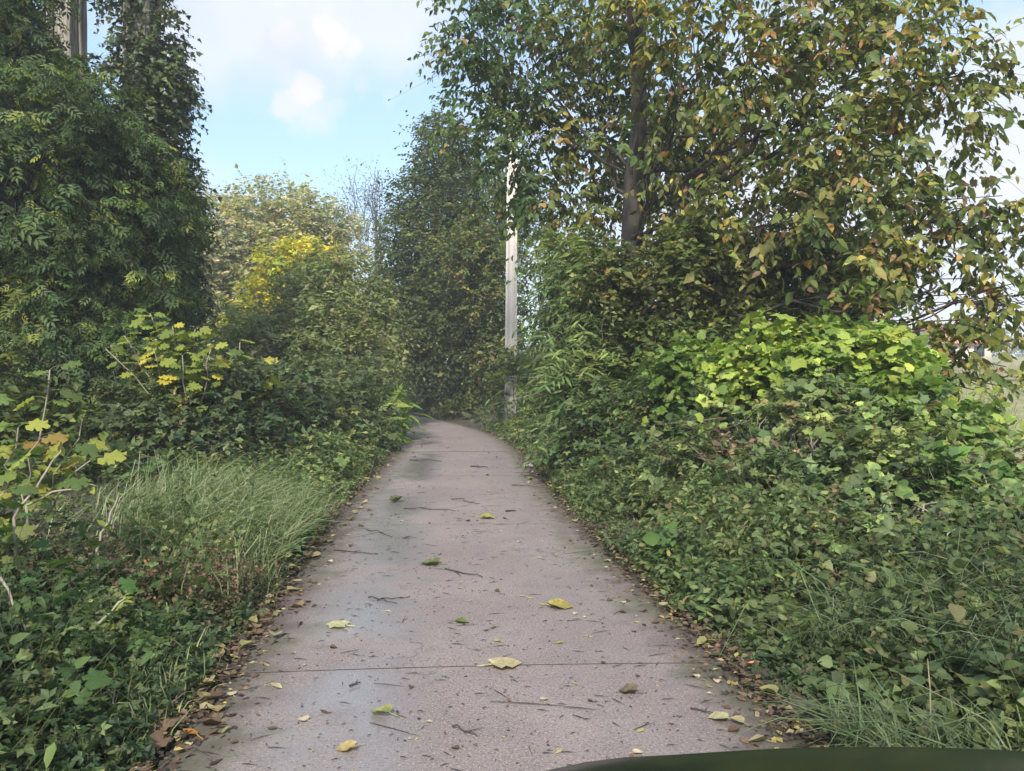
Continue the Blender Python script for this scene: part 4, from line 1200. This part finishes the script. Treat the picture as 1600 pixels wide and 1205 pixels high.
edge = []
for k in range(12):
    col = palette(1, [(.26, .205, .085, 3), (.29, .24, .13, 2), (.19, .13, .07, 2), (.20, .19, .07, 2), (.13, .085, .05, 2)])[0]
    edge.append(curled([T_VINE, T_BROAD, T_OVATE][k % 3], 1.0, col, rng.uniform(.3, 1.3), M_DRY, 0).mesh('edge_leaf', M_DRY))
for k in range(150):
    y = 3.0 * (20 / 3.0) ** rng.uniform(); sgn = -1 if rng.uniform() < .7 else 1
    l = sgn * (1.24 + rng.normal() * .10)
    o = bpy.data.objects.new('edge_leaf', edge[k % 12])
    o.location = (float(road_c(y)) + l, y, (.012 * (1 - (l / 1.25) ** 2) if abs(l) < 1.2 else .02) + .003)
    s_ = rng.uniform(.045, .095); o.scale = (s_, s_, s_); o.rotation_euler = (rng.normal() * .2, rng.normal() * .2, rng.uniform(0, 6.28))
    COL.objects.link(o)
    sd_ = 'left' if sgn < 0 else 'right'
    tag(o, 'fallen yellow-brown leaf in the litter strip along the %s lane edge' % sd_, 'leaf', 'fallen leaves along the %s lane edge' % sd_)

# twigs on the lane
for k, (xa, ya, xb, yb, r_, lab) in enumerate([
    (522, 862, 590, 869, .006, 'long dark twig on the left of the lane beside the grass'), (572, 830, 612, 842, .005, 'bent twig left of centre at the second slab joint'),
    (695, 893, 754, 907, .006, 'long twig running right from the curled green leaf'), (575, 938, 620, 948, .005, 'forked-looking curved twig on the damp wheel track'),
    (630, 797, 712, 802, .006, 'straight twig lying across the lane beside the standing leaf'), (735, 731, 762, 733, .012, 'thick dark stick far up the lane'),
    (588, 943, 640, 938, .004, 'thin twig crossing the curved one on the wheel track'), (705, 783, 750, 790, .006, 'thin twig right of centre far up the lane'),
    (1080, 1113, 1130, 1125, .004, 'thin twig near the bonnet on the right of the lane'), (790, 802, 806, 801, .010, 'short dark stick right of the yellow leaf'),
    (545, 1080, 562, 1074, .006, 'short dark twig left of centre on the nearest slab'), (706, 1145, 745, 1160, .004, 'thin twig at the bottom centre of the lane'),
    (640, 720, 690, 723, .010, 'dark twig across the lane well before the bend'), (800, 760, 850, 764, .007, 'dark twig towards the right edge up the lane')]):
    a, b = surf(xa, ya), surf(xb, yb)
    n = 7; pts = curve(a, b, n, wob=np.linalg.norm(b - a) * .03); pts[:, 2] = np.maximum(pts[:, 2], a[2]) + r_ * .8
    mb = MB(); tube(mb, pts - a, np.linspace(r_, r_ * .5, n), 5)
    i = int(rng.integers(2, 5)); q = pts[i] - a
    tube(mb, [q, q + (b - a) * .18 + np.array((0, rng.normal() * .05, .008))], [r_ * .6, r_ * .3], 4)
    me = mb.mesh('twig', M_BARK_DARK, smooth=True); o = bpy.data.objects.new('twig', me); o.location = a.tolist(); COL.objects.link(o)
    tag(o, lab, 'twig', 'twigs blown onto the lane')

# crumbs and leaf fragments nobody could count, thick in the two margins
n = 7600
y = 2.7 * (30 / 2.7) ** rng.uniform(size=n)
edge = rng.uniform(size=n) < .74
l = np.where(edge, np.sign(rng.normal(size=n)) * (1.28 - np.abs(rng.normal(size=n)) * .12 + .06), rng.uniform(-1.2, 1.2, n))
P = np.stack([road_c(y) + l, y, np.where(np.abs(l) < 1.2, .012 * (1 - (l / 1.25) ** 2) + .003, .012)], 1)
a = rng.uniform(0, 6.28, n)
D = np.stack([np.cos(a), np.sin(a), rng.normal(size=n) * .15], 1)
U = np.array((0, 0, 1.)) + rng.normal(size=(n, 3)) * .35
lv = Leaves(T_DIAM)
lv.add(P, D, U, np.where(edge, rng.uniform(.02, .06, n), rng.uniform(.006, .022, n)), palette(n, [(.11, .07, .045, 4), (.16, .11, .07, 3), (.05, .035, .028, 4), (.3, .25, .14, .8), (.36, .30, .08, .5)]))
lt = thing('leaf_litter', 'brown leaf crumbs and bits gathered along both lane edges', None, (0, 0, 0)); tag(lt, kind='stuff')
lv.build(lt, 'fragments', M_DRY)
n = 1300
y = 2.8 * (26 / 2.8) ** rng.uniform(size=n); l = rng.uniform(-1.22, 1.22, n)
a = rng.normal(size=n) * .7; h = rng.uniform(.01, .05, n) * np.exp(rng.normal(size=n) * .8)
P = np.stack([road_c(y) + l, y, .012 * (1 - (l / 1.25) ** 2) + .004], 1)
D = np.stack([np.cos(a), np.sin(a), np.zeros(n)], 1)
mb = MB(); sd = np.stack([-np.sin(a), np.cos(a), np.zeros(n)], 1)
v = np.stack([P - sd * .0022, P + sd * .0022, P + D * h[:, None], P + D * (h * .4)[:, None] + (0, 0, .004)], 1)
mb.add(v.reshape(-1, 3), (np.array([(0, 1, 3), (1, 2, 3), (2, 0, 3)])[None] + (np.arange(n) * 4)[:, None, None]).reshape(-1, 3))
mb.build('twig_bits', M_BARK_DARK, lt, kind='stuff')

# pale stone at the right edge
p = surf(826, 731)
mb = MB()
u = norm(rng.normal(size=(1, 3)))
th_, ph_ = np.meshgrid(np.linspace(.15, 3.0, 7), np.arange(9) * 2 * np.pi / 9, indexing='ij')
v = np.stack([np.sin(th_) * np.cos(ph_) * .10, np.sin(th_) * np.sin(ph_) * .075, np.cos(th_) * .045 + .025], -1) * (1 + .12 * rng.normal(size=(7, 9, 1)))
i = np.arange(6)[:, None] * 9; j = np.arange(9)[None]; k = (j + 1) % 9
mb.add(v.reshape(-1, 3), np.stack([i + j, i + 9 + j, i + 9 + k, i + k], -1).reshape(-1, 4))
mb.f.append(np.array([list(range(9))])); mb.f.append(np.array([list(range(62, 53, -1))]))
me = mb.mesh('stone', M_STONE, smooth=True); o = bpy.data.objects.new('stone', me); o.location = p.tolist(); COL.objects.link(o)
tag(o, 'pale stone lying at the right lane edge before the pole', 'stone')

# ------------------------------------------------------------------ the car the photograph was taken from: its nose
cx_, hw = .60, .88
car = thing('car', 'dark car whose bonnet front edge just shows at bottom right', 'car', (cx_, .6, 0))
ys = np.array([.35, .6, .85, 1.05, 1.18, 1.26, 1.31, 1.345, 1.36])
zs = np.array([.962, .942, .912, .884, .861, .841, .817, .78, .73])
xs = np.linspace(-1, 1, 25)
V = []
for y, z in zip(ys, zs):
    for q in xs:
        V.append((cx_ + q * hw * (1 - .06 * (y - .35)), y - .16 * q * q * (y / 1.36) ** 2, z - .034 * abs(q) ** 2.4 + .008 * math.exp(-((abs(q) - .55) / .12) ** 2)))
nx = 25
mb = MB()
mb.add(V, np.array([(r_ * nx + i, r_ * nx + i + 1, (r_ + 1) * nx + i + 1, (r_ + 1) * nx + i) for r_ in range(len(ys) - 1) for i in range(nx - 1)]))
mb.build('bonnet', M_PAINT, car, True)
V = []
lv_ = [(.72, 1.352, 1.0), (.55, 1.42, 1.01), (.42, 1.44, 1.02), (.25, 1.42, 1.0), (.2, 1.3, .98)]
for z, y, s in lv_:
    for q in xs:
        V.append((cx_ + q * hw * s * .95, y - .16 * q * q, z - .05 * abs(q) ** 2.2))
mb = MB(); mb.add(V, np.array([(r_ * nx + i, r_ * nx + i + 1, (r_ + 1) * nx + i + 1, (r_ + 1) * nx + i) for r_ in range(4) for i in range(nx - 1)]))
mb.build('bumper', M_PAINT, car, True)
for s in (-1, 1):
    mb = MB()
    V = []
    for y, zt in ((.3, .90), (.7, .885), (1.0, .83), (1.18, .73)):
        for z in (zt, zt - .12, .48, .26):
            V.append((cx_ + s * (hw * .985 if z == zt else hw + .02) * (1 - .06 * (y - .35)), y, z))
    mb.add(V, np.array([(r_ * 4 + i, r_ * 4 + i + 1, (r_ + 1) * 4 + i + 1, (r_ + 1) * 4 + i) for r_ in range(3) for i in range(3)]))
    mb.build('wing', M_PAINT, car, True)
    mb = MB()
    tube(mb, [(cx_ + s * .62, 1.2, .62), (cx_ + s * .62, 1.3, .62), (cx_ + s * .62, 1.37, .61)], [.09, .09, .05], 12); mb.build('headlight', M_LAMP, car, True)
    mb = MB()
    tube(mb, [(cx_ + s * .66, .72, .31), (cx_ + s * .68, .72, .31), (cx_ + s * .84, .72, .31), (cx_ + s * .86, .72, .31)], [.24, .31, .31, .24], 22); mb.build('wheel', M_RUBBER, car, True)

# ------------------------------------------------------------------ added volume round everything, pales far darks in place of windscreen glare
hm = bpy.data.materials.new('glare_volume'); hm.use_nodes = True
nt = hm.node_tree; nt.nodes.clear()
vo = nt.nodes.new('ShaderNodeVolumePrincipled'); ou = nt.nodes.new('ShaderNodeOutputMaterial')
vo.inputs['Color'].default_value = (.92, .95, 1.0, 1); vo.inputs['Density'].default_value = .002
nt.links.new(vo.outputs[0], ou.inputs['Volume'])
mb = MB(); box(mb, -1500, 1500, -1400, 1700, -1.6, 17.5)
tag(mb.build('glare_haze', hm), 'thin added volume paling the distance in place of windscreen glare', None, None, 'stuff')
S.cycles.volume_bounces = 0
